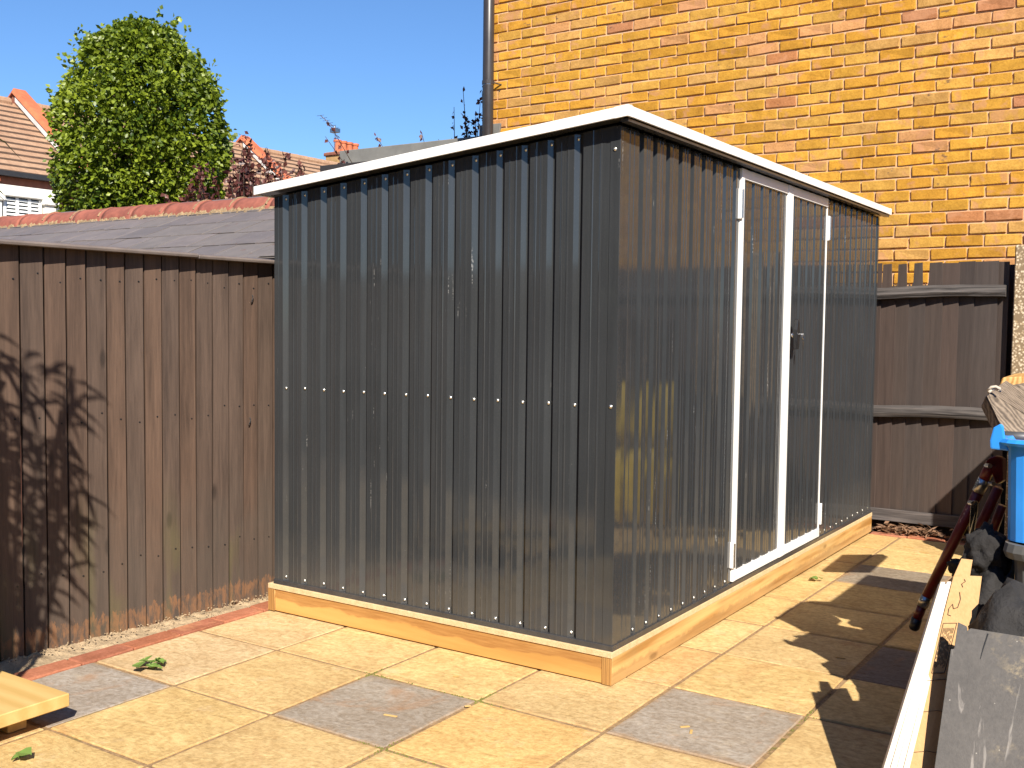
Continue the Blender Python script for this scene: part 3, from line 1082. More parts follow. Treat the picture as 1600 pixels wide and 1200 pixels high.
nl.materials.append(MAT['black'])
for a, b in zip(EDGES[3:], EDGES[4:21]):
    for z in (0.27 + r5.uniform(-.02, .02), 0.84 + r5.uniform(-.03, .03), 1.365 + r5.uniform(-.02, .02)):
        t_ = (b - 0.03 - a + 0.014) / (b - a + 0.014)
        obj('nail', nl, None, lf, (-0.0030 + 0.0088 * (b - 0.03 - a) / (b - a - 0.012) + 0.0004, b - 0.03, z))
# hooks and vine-eyes left in the boards
for y_, z_ in ((0.075, 1.33), (0.06, 0.80)):
    pts = [(0.004 + 0.016 * math.sin(q) * 0.8, y_ + 0.006 * math.cos(q * 1.5), z_ - 0.012 * q) for q in [0, .6, 1.2, 1.8, 2.4, 3.0]]
    MB().tube(pts, 0.0022, 6).build('hook', MAT['track'], lf)

# ================================================================== BACK FENCE (right)
FY = 3.50


def back_fence(name, label, x0, x1, seed, broken):
    f = thing(name, label, 'fence', ((x0 + x1) / 2, FY, 0), 0, 'back fence bays')
    cx = (x0 + x1) / 2
    r = random.Random(seed)
    if broken:
        spec = [(-0.20, -0.12, None), (-0.12, -0.037, None), (-0.037, 0.05, (-0.023, 0.028)), (0.05, 0.128, (0.067, 0.115)), (0.128, 0.22, (0.159, 0.206)),
                (0.22, 0.317, (0.246, 0.318)), (0.317, 0.406, None), (0.406, 0.49, None), (0.49, 0.615, None), (0.615, 0.672, None)]
    else:
        spec, x = [], x0
        while x < x1 - 0.03:
            w_ = min(r.uniform(0.085, 0.11), x1 - x)
            spec.append((x, x + w_, None))
            x += w_
    for a, b, high in spec:
        a, b = a - cx, b - cx
        zt = 1.614 + r.uniform(-.004, .005)
        be = b + 0.010                                  # laps over the next board
        if high:
            h0, h1 = high[0] - cx, min(high[1] - cx, be)
            tp = []
            if h1 < be - 0.004:
                tp += [(be, 1.478 + r.uniform(-.01, .01)), (be - 0.006, 1.470), ((be + h1) / 2, 1.488 + r.uniform(-.012, .012)), (h1 + 0.006, 1.466)]
            tp += [(h1, zt), (h0, zt - 0.003)]
            if h0 > a + 0.004:
                tp += [(h0 - 0.003, 1.50), ((a + h0) / 2, 1.472), (a + 0.003, 1.494), (a, 1.466)]
        else:
            tp = [(be, zt + r.uniform(-.003, .003)), (a, zt)]
        m = MB().prism([(a, 0.095), (be, 0.095)] + tp, 'y', -0.004, 0.008)
        o = m.build('board', MAT['fence_back'], f, 0, color=r.choice([(1, .98, .96), (1.12, 1.04, 1.0), (.86, .88, .9), (1.06, 1.0, .94), (.95, .98, 1.0)]))
        for v in o.data.vertices:                       # feather edge: right side laps over its neighbour
            v.co.y += 0.007 - 0.018 * (v.co.x - a) / (be - a)
    for z, dz in ((1.430, 0.0), (0.715, 0.0)):
        rr_ = MB()
        n_ = 14
        V = []
        sec = [(-0.016, -0.032), (-0.050, -0.030), (-0.062, -0.006), (-0.056, 0.022), (-0.018, 0.038)]
        for q in range(n_):
            u = q / (n_ - 1)
            xx = x0 + (x1 - x0) * u - cx
            s_ = 0.006 * math.sin(u * 5 + seed) + 0.012 * u
            V += [(xx, yy + r.uniform(-.0015, .0015), z + zz + s_ + r.uniform(-.0015, .0015)) for yy, zz in sec]
        k_ = len(sec)
        F = [tuple(range(k_)), tuple((n_ - 1) * k_ + i for i in range(k_ - 1, -1, -1))]
        for q in range(n_ - 1):
            for i_ in range(k_):
                F.append((q * k_ + i_, (q + 1) * k_ + i_, (q + 1) * k_ + (i_ + 1) % k_, q * k_ + (i_ + 1) % k_))
        rr_.add(V, F).build('rail', MAT['rail'], f)
    MB().box((x0 - cx, -0.030, 0.048), (x1 - cx, -0.0205, 0.122)).build('gravel_board', MAT['rail'], f, 0.002, color=(1.5, 1.5, 1.55))
    MB().box((x0 - cx, 0.02, 0.0), (x1 - cx, 0.04, 0.10)).build('gravel_board', MAT['soil'], f, 0.002)
    return f


bf1 = back_fence('board_fence', 'weathered brown board fence with broken tops right of the shed', -0.20, 0.672, 11, True)
back_fence('board_fence', 'brown board fence bay behind the junk pile beyond the pebbled post', 0.90, 3.4, 12, False)
MB().box((0.245, -0.050, 1.428), (0.272, -0.022, 1.462)).build('rail_bracket', plain('rust', (0.22, 0.10, 0.06), 0.8, 0.3, 40, 0.4), bf1, 0.002)
post = MB()
post.box((0.716, FY - 0.075, 0), (0.885, FY + 0.10, 1.70))
tag(post.build('concrete_post', MAT['pebble'], None, 0.006), 'pale pebble-faced concrete post at right edge of the fence', 'post')
back = MB().box((0.62, FY + 0.10, 0), (0.72, FY + 0.16, 1.60))
tag(back.build('timber_post', MAT['soffit'], None, 0.004), 'dark timber post in the gap beside the pebbled concrete post', 'post')

# ================================================================== SLATED OUTBUILDING beyond the left fence
OBX0, OBX1 = -8.2, -1.90
ob = thing('slate_outbuilding', 'low outbuilding roof of grey slates with red ridge tiles behind the fence', 'outbuilding', (-4.6, 0.6, 0))
OX, OY = 4.6, -0.6


def sl_z(y):                                        # slope plane facing the camera side
    return 1.841 + 0.4 * (y - 1.203)


RYG = 1.335                                          # ridge line
MB().box((OBX0 + 0.15 + OX, 0.10 + OY, 0), (OBX1 - 0.06 + OX, 2.6 + OY, sl_z(0.10) - 0.06)).build('wall', MAT['farbrick'], ob)
rd = MB().prism([(-0.02 + OY, sl_z(-0.02) - 0.02), (RYG + OY, sl_z(RYG) - 0.02), (2.69 + OY, sl_z(-0.02) - 0.02), (2.69 + OY, sl_z(-0.02) - 0.05), (-0.02 + OY, sl_z(-0.02) - 0.05)], 'x', OBX0 + OX, OBX1 + OX)
rd.build('roof_deck', MAT['soffit'], ob)
ang = math.atan(0.4)
r9 = random.Random(9)
sms = []
for s in range(5):
    m_ = box_mesh('slate', 0.250, 0.40, 0.012, 0.0015, 0.0018, 40 + s)
    m_.materials.append(MAT['slate'])
    sms.append(m_)
gauge = 0.212                                       # horizontal run of one course
course = 0
yb = 1.195 - 5 * gauge
while yb < RYG - 0.06:
    off = 0.13 if course % 2 else 0.0
    x = OBX0 + 0.13 + off
    while x < OBX1 - 0.10:
        c = r9.choice([(0.148, 0.128, 0.124), (0.160, 0.139, 0.134), (0.136, 0.120, 0.118), (0.152, 0.134, 0.126)])
        yc = yb + 0.40 * math.cos(ang) / 2
        px, py, w = project((x, yb, sl_z(yb)))
        if py < 470:
            o = obj('slate', sms[r9.randrange(5)], None, ob, (x + OX, yc + OY, sl_z(yc) + 0.012 + r9.uniform(-.0015, .0015)),
                    (ang - 0.022 + r9.uniform(-.004, .004), r9.uniform(-.004, .004), r9.uniform(-.006, .006)), c)
        x += 0.256
    yb += gauge
    course += 1
# half-round ridge tiles bedded in mortar
rt = MB()
n = 12
prof = []
for q in range(n + 1):
    a_ = math.pi * q / n
    prof.append((0.125 * math.cos(a_), 0.105 * math.sin(a_)))
V, F = [], []
for xx, k_ in ((0, 1.0), (0.035, 1.0), (0.25, 1.0), (0.298, 1.04), (0.302, 1.0)):
    V += [(xx, u * k_, v * k_ - (0.02 if v < 0.001 else 0)) for u, v in prof]
m1 = n + 1
for s in range(4):
    for q in range(n):
        F.append((s * m1 + q, s * m1 + q + 1, (s + 1) * m1 + q + 1, (s + 1) * m1 + q))
b0 = len(V)
V += [(xx, u * 0.86, v * 0.86 - (0.02 if v < 0.001 else 0)) for xx in (0, 0.302) for u, v in prof]
for q in range(n):
    F.append((b0 + q + 1, b0 + q, b0 + m1 + q, b0 + m1 + q + 1))
    F.append((q + 1, q, b0 + q, b0 + q + 1))
    F.append((4 * m1 + q, 4 * m1 + q + 1, b0 + m1 + q + 1, b0 + m1 + q))
rme = mesh('ridge_tile', V, F, True)
rme.materials.append(MAT['ridge'])
x = OBX0
ZR = sl_z(RYG) - 0.040
while x < OBX1 - 0.1:
    obj('ridge_tile', rme, None, ob, (x + OX, RYG + OY, ZR + r9.uniform(-.004, .004)), (r9.uniform(-.02, .02), r9.uniform(-.008, .008), r9.uniform(-.008, .008)))
    x += 0.312
bd = []
V, F = [], []
N_ = 420
for i in range(N_):
    xx = OBX0 + (OBX1 - 0.03 - OBX0) * i / (N_ - 1)
    e = 0.016 * noise.fractal(Vector((xx * 20, 0, 0)), 1, 2, 3) + r9.uniform(-.008, .008)
    yl = RYG - 0.138 + e
    V += [(xx + OX, yl + OY, sl_z(yl) + 0.014), (xx + OX, yl + OY + 0.006, sl_z(yl) + 0.030 + r9.uniform(-.012, .010)), (xx + OX, RYG - 0.10 + OY, ZR + 0.045 + r9.uniform(-.008, .008)), (xx + OX, RYG + 0.10 + OY, ZR + 0.03)]
for i in range(N_ - 1):
    for q in range(3):
        F.append((i * 4 + q, (i + 1) * 4 + q, (i + 1) * 4 + q + 1, i * 4 + q + 1))
obj('mortar_bedding', mesh('mortar_bedding', V, F), MAT['bedding'], ob)
xx = OBX0 + 0.28
jt = MB()
while xx < OBX1 - 0.1:
    # ragged mortar collars between the ridge tiles
    pts = [(xx + OX + r9.uniform(-.006, .006), RYG + OY + 0.126 * math.cos(a_), ZR + 0.107 * math.sin(a_)) for a_ in [math.pi * (0.12 + 0.76 * q / 9) for q in range(10)]]
    jt.tube(pts, [r9.uniform(0.004, 0.010) for _ in pts], 6)
    xx += 0.312
tag(jt.build('mortar_joint', MAT['bedding'], ob), kind='stuff')

# ================================================================== TERRACE of houses far behind
EX, EZ, RX, RZ = -22.0, 4.68, -25.0, 6.92


def terr(name, label, y0, y1, chimney=False, bay=False, win=()):
    t = thing(name, label, 'house', (EX, (y0 + y1) / 2, 0), 0, 'terraced houses in the background')
    ox, oy = -EX, -(y0 + y1) / 2
    MB().box((-28 + ox, y0 + oy, 0), (EX - 0.35 + ox, y1 + oy, EZ - 0.02)).build('wall', MAT['farbrick'], t)
    MB().prism([(EX - 0.35 + ox, EZ - 0.02), (RX + ox, RZ - 0.1), (-28 + ox, EZ - 0.02)], 'y', y0 + oy, y1 + oy).build('gable', MAT['farbrick'], t)
    # tile courses: each a slightly lifted strip with its own lower edge
    roof = MB()
    n_ = 13
    for i in range(n_):
        u0, u1 = i / n_, (i + 1) / n_
        xa, za = EX + (RX - EX) * u0, EZ + (RZ - EZ) * u0
        xb, zb = EX + (RX - EX) * u1, EZ + (RZ - EZ) * u1
        ns = 34
        V = []
        for j in range(ns + 1):
            yy_ = y0 + oy + (y1 - y0) * j / ns
            e = 0.012 * noise.noise(Vector((i * 3.1, yy_ * 4, y0)))
            V += [(xa + ox + 0.02, yy_, za + 0.028 + e), (xb + ox - 0.02, yy_, zb + 0.0), (xa + ox + 0.02, yy_, za - 0.02)]
        F = []
        for j in range(ns):
            a_ = j * 3
            F += [(a_, a_ + 3, a_ + 4, a_ + 1), (a_ + 2, a_ + 5, a_ + 3, a_)]
        roof.add(V, F)
    rf = roof.build('roof', MAT['rooftile'], t)
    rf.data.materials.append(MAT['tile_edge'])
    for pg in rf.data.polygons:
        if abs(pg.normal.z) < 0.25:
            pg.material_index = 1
    MB().prism([(RX + ox, RZ), (-28 + ox, EZ), (-28 + ox, EZ - 0.1), (RX + ox, RZ - 0.15)], 'y', y0 + oy, y1 + oy).build('roof', MAT['rooftile'], t)
    k_ = MB()
    yy_ = y0
    while yy_ < y1 - 0.3:
        k_.tube([(RX + ox, yy_ + oy, RZ + 0.0), (RX + ox, min(yy_ + 0.43, y1) + oy, RZ + 0.0)], [0.12, 0.128], 10)
        yy_ += 0.45
    k_.build('ridge', MAT['terracotta'] if False else MAT['rooftile'], rf)
    MB().box((EX + ox - 0.05, y0 + oy, EZ - 0.12), (EX + ox + 0.10, y1 + oy, EZ - 0.005)).build('gutter', MAT['gutter'], t)
    # party wall parapet at the y1 end: rendered upstand with red coping
    up = MB()
    a_, b_ = y1 - 0.02 + oy, y1 + 0.28 + oy
    h_ = 0.24
    up.prism([(EX + 0.05 + ox, EZ - 0.4), (EX + 0.05 + ox, EZ + h_), (RX + ox, RZ + h_ + 0.03), (-28 + ox, EZ + h_), (-28 + ox, EZ - 0.4)], 'y', a_, b_)
    up.build('parapet', MAT['farbrick'], t)
    ld = MB().prism([(EX + 0.02 + ox, EZ + 0.02), (EX + 0.02 + ox, EZ + h_ - 0.06), (RX + 0.1 + ox, RZ + h_ - 0.10), (RX + 0.1 + ox, RZ + 0.02)], 'y', a_ - 0.05, a_ - 0.004)
    ld.build('flashing', MAT['lead'], t)
    cpg = MB()
    for sgn in (0, 1):
        xa, za = (EX + 0.12, EZ + h_ - 0.09) if sgn == 0 else (-28.1, EZ + h_ - 0.05)
        xb, zb = RX, RZ + h_ + 0.03
        cpg.add([(xa + ox, a_ - 0.07, za), (xb + ox, a_ - 0.07, zb), (xb + ox, b_ + 0.07, zb), (xa + ox, b_ + 0.07, za),
                 (xa + ox, a_ - 0.02, za + 0.13), (xb + ox, a_ - 0.02, zb + 0.13), (xb + ox, b_ + 0.02, zb + 0.13), (xa + ox, b_ + 0.02, za + 0.13)],
                [(3, 2, 1, 0), (4, 5, 6, 7), (0, 1, 5, 4), (1, 2, 6, 5), (2, 3, 7, 6), (3, 0, 4, 7)])
    cpg.build('coping', MAT['terracotta'], t)
    if bay:
        yc = 11.55
        b = MB().box((EX - 0.4 + ox, yc - 1.1 + oy, 0), (EX + 0.0 + ox, yc + 0.98 + oy, EZ - 0.32))
        bo = b.build('bay', MAT['render_white'], t)
        MB().box((EX - 0.4 + ox, yc - 1.1 + oy, EZ - 0.32), (EX - 0.12 + ox, yc + 1.0 + oy, EZ - 0.12)).build('brick_band', MAT['farbrick'], t)
        MB().box((EX - 0.3 + ox, yc - 0.98 + oy, EZ - 0.26), (EX + 0.03 + ox, yc - 0.55 + oy, EZ - 0.16)).build('brick_band', MAT['terracotta'], t)
        for yy_ in (yc - 0.72, yc + 0.66):                     # piers with capitals
            MB().box((EX - 0.1 + ox, yy_ - 0.14 + oy, 2.6), (EX + 0.12 + ox, yy_ + 0.14 + oy, EZ - 0.72)).build('pier', MAT['render_white'], bo)
            MB().box((EX - 0.1 + ox, yy_ - 0.21 + oy, EZ - 0.72), (EX + 0.18 + ox, yy_ + 0.21 + oy, EZ - 0.58)).build('capital', MAT['render_white'], bo, 0.02)
        MB().box((EX - 0.1 + ox, yc - 0.5 + oy, EZ - 0.60), (EX + 0.14 + ox, yc + 0.46 + oy, EZ - 0.50)).build('lintel', MAT['render_white'], bo, 0.02)
        wn_ = MB().box((EX - 0.06 + ox, yc - 0.50 + oy, 3.0), (EX + 0.02 + ox, yc + 0.46 + oy, EZ - 0.60)).build('window', MAT['glass'], t)
        for yy_ in (yc - 0.47, yc - 0.155, yc + 0.155, yc + 0.43):
            MB().box((EX + 0.015 + ox, yy_ - 0.035 + oy, 3.0), (EX + 0.06 + ox, yy_ + 0.035 + oy, EZ - 0.61)).build('window_frame', MAT['blind'], wn_)
        for (ya, yb_) in ((yc - 0.43, yc - 0.19), (yc - 0.12, yc + 0.12), (yc + 0.19, yc + 0.39)):
            z_ = 3.05
            while z_ < EZ - 0.66:
                MB().add([(EX + 0.022 + ox, ya + oy, z_ + 0.045), (EX + 0.022 + ox, yb_ + oy, z_ + 0.045), (EX + 0.05 + ox, yb_ + oy, z_), (EX + 0.05 + ox, ya + oy, z_),
                          (EX + 0.026 + ox, ya + oy, z_ + 0.055), (EX + 0.026 + ox, yb_ + oy, z_ + 0.055), (EX + 0.056 + ox, yb_ + oy, z_ + 0.008), (EX + 0.056 + ox, ya + oy, z_ + 0.008)],
                         [(3, 2, 1, 0), (4, 5, 6, 7), (0, 1, 5, 4), (1, 2, 6, 5), (2, 3, 7, 6), (3, 0, 4, 7)]).build('shutter_slat', MAT['blind'], wn_)
                z_ += 0.085
    if chimney:
        xc, yc = -26.0, 27.25
        ch = MB().box((xc - 0.35 + ox, yc - 0.74 + oy, RZ - 1.2), (xc + 0.35 + ox, yc + 0.74 + oy, 7.62)).build('chimney', MAT['stockfar'], t)
        MB().box((xc - 0.42 + ox, yc - 0.80 + oy, 7.48), (xc + 0.42 + ox, yc + 0.80 + oy, 7.60)).build('chimney_cap', MAT['farbrick'], ch, 0.02)
        for q in range(4):
            yy_ = yc - 0.48 + 0.33 * q
            MB().tube([(xc + ox, yy_ + oy, 7.60), (xc + ox, yy_ + oy, 8.0), (xc + ox, yy_ + oy, 8.02), (xc + ox, yy_ + oy, 8.10)], [0.14, 0.12, 0.15, 0.15], 14).build('chimney_pot', MAT['terracotta'], ch)
        an = MB().tube([(xc + ox, yc - 0.62 + oy, 7.5), (xc + ox, yc - 0.60 + oy, 8.62)], 0.02, 6)
        an.tube([(xc + 0.1 + ox, yc - 0.05 + oy - 1.45, 8.83), (xc + ox, yc - 0.45 + oy, 8.46)], 0.014, 5)
        for q in range(6):
            u = q / 6
            p = Vector((xc + 0.1 + ox, yc - 1.5 + oy, 8.83)).lerp(Vector((xc + ox, yc - 0.45 + oy, 8.46)), u)
            an.tube([(p.x - 0.18, p.y, p.z), (p.x + 0.18, p.y, p.z)], 0.007, 4)
        an.box((xc - 0.16 + ox, yc - 0.72 + oy, 8.35), (xc + 0.16 + ox, yc - 0.50 + oy, 8.50))
        an.build('aerial', MAT['galv'], t)
    return t


terr('terraced_house', 'terraced house with white bay window and shutters left of the round tree', 5.0, 13.25, bay=True)
terr('terraced_house', 'terraced house mostly hidden behind the round green tree', 13.53, 21.15)
terr('terraced_house', 'terraced house with four orange chimney pots and aerial beyond the shed roof', 21.43, 29.2, chimney=True)

# ================================================================== TREES
def leaf_cloud(pts, nrm, size, tints, droop=0.4, seed=1, aspect=0.62):
    """one folded leaf (two triangles' worth of quads) per point"""
    rg = np.random.default_rng(seed)
    n_ = len(pts)
    d = nrm + rg.normal(0, 0.55, (n_, 3))
    d[:, 2] -= droop
    d /= np.linalg.norm(d, axis=1)[:, None]
    s = np.cross(d, rg.normal(0, 1, (n_, 3)))
    s /= np.linalg.norm(s, axis=1)[:, None] + 1e-9
    up = np.cross(s, d)
    L = size * rg.uniform(0.7, 1.25, n_)[:, None]
    Wd = L * aspect * 0.5
    tip = pts + d * L
    mid = pts + d * L * 0.45
    v = np.stack([pts, mid + s * Wd + up * L * 0.10, tip - up * L * 0.06, mid - s * Wd + up * L * 0.10], 1).reshape(-1, 3)
    me = bpy.data.meshes.new('leaves')
    me.vertices.add(n_ * 4)
    me.vertices.foreach_set('co', v.astype(np.float32).ravel())
    idx = np.arange(n_)[:, None] * 4
    tri = np.concatenate([idx + np.array([[0, 1, 2]]), idx + np.array([[0, 2, 3]])], 1).reshape(-1)
    me.loops.add(n_ * 6)
    me.loops.foreach_set('vertex_index', tri.astype(np.int32))
    me.polygons.add(n_ * 2)
    me.polygons.foreach_set('loop_start', (np.arange(n_ * 2) * 3).astype(np.int32))
    me.update()
    me.validate()
    c = np.repeat(np.stack([tints, tints, tints, np.ones(n_)], 1), 6, axis=0)
    tint_attr(me, c)
    return me


def round_tree():
    base_ = Vector((-10.34, 6.03, 0.0))
    t = thing('round_tree', 'dense round green leafy tree in front of the tiled roofs', 'tree', base_)
    # trunk and limbs
    m = MB()
    m.tube([(0, 0, 0), (0.03, 0.02, 0.8), (-0.02, 0.0, 1.7), (0.0, 0.03, 2.6), (0.0, 0.0, 4.2)], [0.15, 0.12, 0.10, 0.08, 0.02], 10)
    rg = np.random.default_rng(4)
    for k_ in range(16):
        a_ = k_ * 2.4
        z0 = 1.6 + 0.13 * k_
        e = Vector((math.cos(a_) * rg.uniform(.6, .95), math.sin(a_) * rg.uniform(.6, .95), z0 + rg.uniform(.3, .9)))
        m.tube([(0, 0, z0), tuple(Vector((0, 0, z0)).lerp(e, 0.5) + Vector((0, 0, 0.1))), tuple(e)], [0.05, 0.03, 0.008], 6)
    m.build('trunk', MAT['bark'], t)
    # crown: shoots of leaves hung on an egg-shaped shell, with hollows
    pts, nr, ti = [], [], []
    for k_ in range(6200):
        th = rg.uniform(0, 2 * math.pi)
        h = rg.uniform(0, 1)
        z = 2.0 + 3.12 * h
        # radius of the egg outline at height h
        R = 1.07 * math.sqrt(max(0.0, 1 - ((h - 0.50) / (0.50 if h > 0.50 else 0.53)) ** 2)) ** (1.12 if h > 0.5 else 0.9)
        lump = 1 + 0.15 * noise.noise(Vector((math.cos(th) * 2.2, math.sin(th) * 2.2, z * 1.8))) + 0.10 * noise.noise(Vector((math.cos(th) * 6, math.sin(th) * 6, z * 5)))
        depth = 1 - abs(rg.normal(0, 0.09)) - (rg.uniform(0.15, 0.75) if rg.random() < 0.42 else 0)
        if noise.noise(Vector((math.cos(th) * 4.5 + 9, math.sin(th) * 4.5, z * 3.6))) < -0.22 and depth > 0.80:
            continue
        R *= lump * depth
        c = np.array([R * math.cos(th), R * math.sin(th), z])
        nn = rg.integers(6, 13)
        for q in range(nn):
            u = q / nn
            p = c + np.array([math.cos(th) * 0.05 * u, math.sin(th) * 0.05 * u, 0.07 - 0.19 * u]) + rg.normal(0, 0.030, 3)
            pts.append(p)
            nr.append((math.cos(th) * 0.9, math.sin(th) * 0.9, 0.25))
            ti.append(np.clip(0.48 + rg.normal(0, 0.20) + 0.30 * noise.noise(Vector(tuple(c * 1.5))), 0, 1))
    # stray shoots breaking the outline
    for k_ in range(110):
        th = rg.uniform(0, 2 * math.pi)
        h = rg.uniform(0.25, 1.0)
        z = 2.0 + 3.12 * h
        R = 1.07 * math.sqrt(max(0.0, 1 - ((h - 0.50) / 0.53) ** 2)) ** 1.1
        dirv = np.array([math.cos(th) * 0.6, math.sin(th) * 0.6, 0.45 + h * 0.5])
        for q in range(9):
            p = np.array([R * math.cos(th), R * math.sin(th), z]) + dirv * 0.022 * q + rg.normal(0, 0.02, 3)
            pts.append(p)
            nr.append(dirv)
            ti.append(np.clip(0.6 + rg.normal(0, 0.2), 0, 1))
    pts, nr, ti = np.array(pts), np.array(nr), np.array(ti)
    me = leaf_cloud(pts, nr, 0.068, ti, 0.75, 6, 0.80)
    obj('crown', me, MAT['leaf'], t)


round_tree()


def sprays(name, label, base_, branches, seed, size=0.05, n_leaf=26, mat='leaf_red', spread=0.06, group=None, droop=0.1):
    """a shrub of thin stems carrying leaves; branches: list of end points relative to base"""
    t = thing(name, label, 'shrub', base_, 0, group)
    m = MB()
    rg = np.random.default_rng(seed)
    pts, nr, ti = [], [], []
    for (p0, p1, dens) in branches:
        p0, p1 = Vector(p0), Vector(p1)
        midp = p0.lerp(p1, 0.5) + Vector(rg.normal(0, 0.04, 3).tolist()) * (p1 - p0).length
        ln = (p1 - p0).length
        m.tube([tuple(p0), tuple(midp), tuple(p1)], [0.010, 0.006, 0.0025], 5)
        for q in range(int(n_leaf * dens)):
            u = rg.uniform(0.30, 1.02)
            p = p0.lerp(midp, u * 2) if u < 0.5 else midp.lerp(p1, (u - 0.5) * 2)
            pts.append(np.array(p) + rg.normal(0, spread * (1.15 - u), 3))
            nr.append(rg.normal(0, 1, 3) + np.array((p1 - p0).normalized()) * 0.6)
            ti.append(np.clip(rg.normal(0.45, 0.25), 0, 1))
    m.build('stem', MAT['bark'], t)
    obj('foliage', leaf_cloud(np.array(pts), np.array(nr), size, np.array(ti), droop, seed + 1, 0.7), MAT[mat], t)


# copper-leaved shrub in front of the right-hand tiled roof
rg = np.random.default_rng(21)
br = []
for k_ in range(60):
    a_ = rg.uniform(0, 6.28)
    rad = abs(rg.normal(0, 0.30))
    top = Vector((math.cos(a_) * rad * 1.6, math.sin(a_) * rad * 1.6, rg.uniform(2.1, 3.0) - rad * 0.6))
    br.append(((math.cos(a_) * 0.1, math.sin(a_) * 0.1, rg.uniform(0.9, 1.7)), tuple(top), 2.4))
sprays('copper_shrub', 'copper-red leaved shrub behind the slate ridge beside the shed roof', (-6.05, 3.95, 0.0), br, 31, 0.055, 40, 'leaf_red', 0.10)
# taller copper plum whose tips show over the extension roof and beside the downpipe
br = []
for tip, dens in (((-0.95, -0.65, 3.08), 0.8), ((-0.99, -0.68, 2.98), 0.6), ((-0.58, -0.40, 2.97), 1.0), ((-0.23, -0.17, 3.02), 1.0), ((-0.10, -0.08, 2.97), 0.4),
                  ((0.09, 0.05, 3.43), 0.7), ((0.0, 0.03, 3.28), 0.7), ((0.26, 0.12, 3.42), 1.0), ((0.24, 0.12, 3.30), 1.0), ((0.10, 0.06, 3.22), 1.7), ((0.20, 0.10, 3.18), 1.9), ((0.13, 0.06, 3.10), 2.2), ((0.20, 0.10, 3.05), 2.0)):
    tip = Vector(tip)
    br.append((tuple(tip * 0.55 + Vector((0, 0.3, 0.35))), tuple(tip), dens))
sprays('copper_shrub', 'copper-leaved tips showing above grey extension roof beside the downpipe', (-4.43, 5.02, 0.0), br, 41, 0.050, 24, 'leaf_red', 0.045)

# leafy shrub standing just left of the view: its shadow falls on the fence
t = thing('strap_leaved_shrub', 'strap-leaved shrub at the far left casting a leafy shadow on the fence', 'shrub', (-0.98, -1.96, 0))
m = MB()
pts, nr, ti = [], [], []
rg = np.random.default_rng(15)
LV, LF = [], []
for k_ in range(30):
    a_ = rg.uniform(0, 6.28)
    rad = rg.uniform(0.03, 0.36)
    tip = Vector((math.cos(a_) * rad * 0.9, math.sin(a_) * rad * 0.9, rg.uniform(1.45, 2.25)))
    p0 = Vector((rg.uniform(-.05, .05), rg.uniform(-.05, .05), 0.1))
    m.tube([tuple(p0), tuple(p0.lerp(tip, 0.5) + Vector((0, 0, 0.08))), tuple(tip)], [0.010, 0.007, 0.004], 5)
    for q in range(15):
        u = rg.uniform(0.76, 1.02)
        b_ = p0.lerp(tip, u)
        d = Vector((rg.normal(0, 1), rg.normal(0, 1), rg.normal(-0.1, 0.6))).normalized()
        s_ = d.cross(Vector((0, 0, 1))).normalized()
        L = rg.uniform(0.08, 0.17)
        w_ = 0.011
        b0 = len(LV)
        for uu, ww, dz in ((0, 0.3, 0), (0.35, 1, 0.01), (0.7, 0.8, 0.0), (1.0, 0.05, -0.03)):
            c = b_ + d * L * uu + Vector((0, 0, dz))
            LV += [tuple(c - s_ * w_ * ww), tuple(c + s_ * w_ * ww)]
        LF += [(b0 + 2 * i_, b0 + 2 * i_ + 1, b0 + 2 * i_ + 3, b0 + 2 * i_ + 2) for i_ in range(3)]
m.build('stem', MAT['bark'], t)
lm = mesh('foliage', LV, LF)
tint_attr(lm, [(0.5, 0.5, 0.5, 1)] * len(lm.loops))
obj('foliage', lm, MAT['leaf_dark'], t)
pot = MB()
pr_ = [(0.0, 0.0), (0.15, 0.0), (0.19, 0.27), (0.205, 0.27), (0.205, 0.31), (0.18, 0.31), (0.17, 0.26), (0.0, 0.26)]
V, F = [], []
for k_ in range(24):
    a_ = k_ * math.pi / 12
    V += [(r_ * math.cos(a_), r_ * math.sin(a_), z_) for r_, z_ in pr_]
for k_ in range(24):
    for q in range(len(pr_) - 1):
        F.append((k_ * 8 + q, ((k_ + 1) % 24) * 8 + q, ((k_ + 1) % 24) * 8 + q + 1, k_ * 8 + q + 1))
pot.add(V, F).build('pot', MAT['black'], t)

# ================================================================== SMALL THINGS ON THE PATIO
MAT['pale_trim'] = plain('pale_trim_strip', (0.66, 0.59, 0.49), 0.6, 0.08, 12, 0.1)
MAT['newtimber'] = wood('new_pale_timber', (0.52, 0.33, 0.11), (0.64, 0.43, 0.17), 0, 60, 0.6, False, None, 0.12, True, 1.2)
pl = thing('timber_plank', 'pale yellow new timber plank lying at the lower left corner', 'plank', (-1.46, -1.45, 0.055))
MB().box((-0.33, -0.35, 0.0), (0.282, 0.208, 0.040)).build('plank', MAT['newtimber'], pl, 0.003)
MB().box((-0.30, -0.30, -0.056), (0.20, -0.24, -0.0005)).build('batten', MAT['newtimber'], pl, 0.002)
MB().box((-0.30, 0.06, -0.056), (0.20, 0.12, -0.0005)).build('batten', MAT['newtimber'], pl, 0.002)


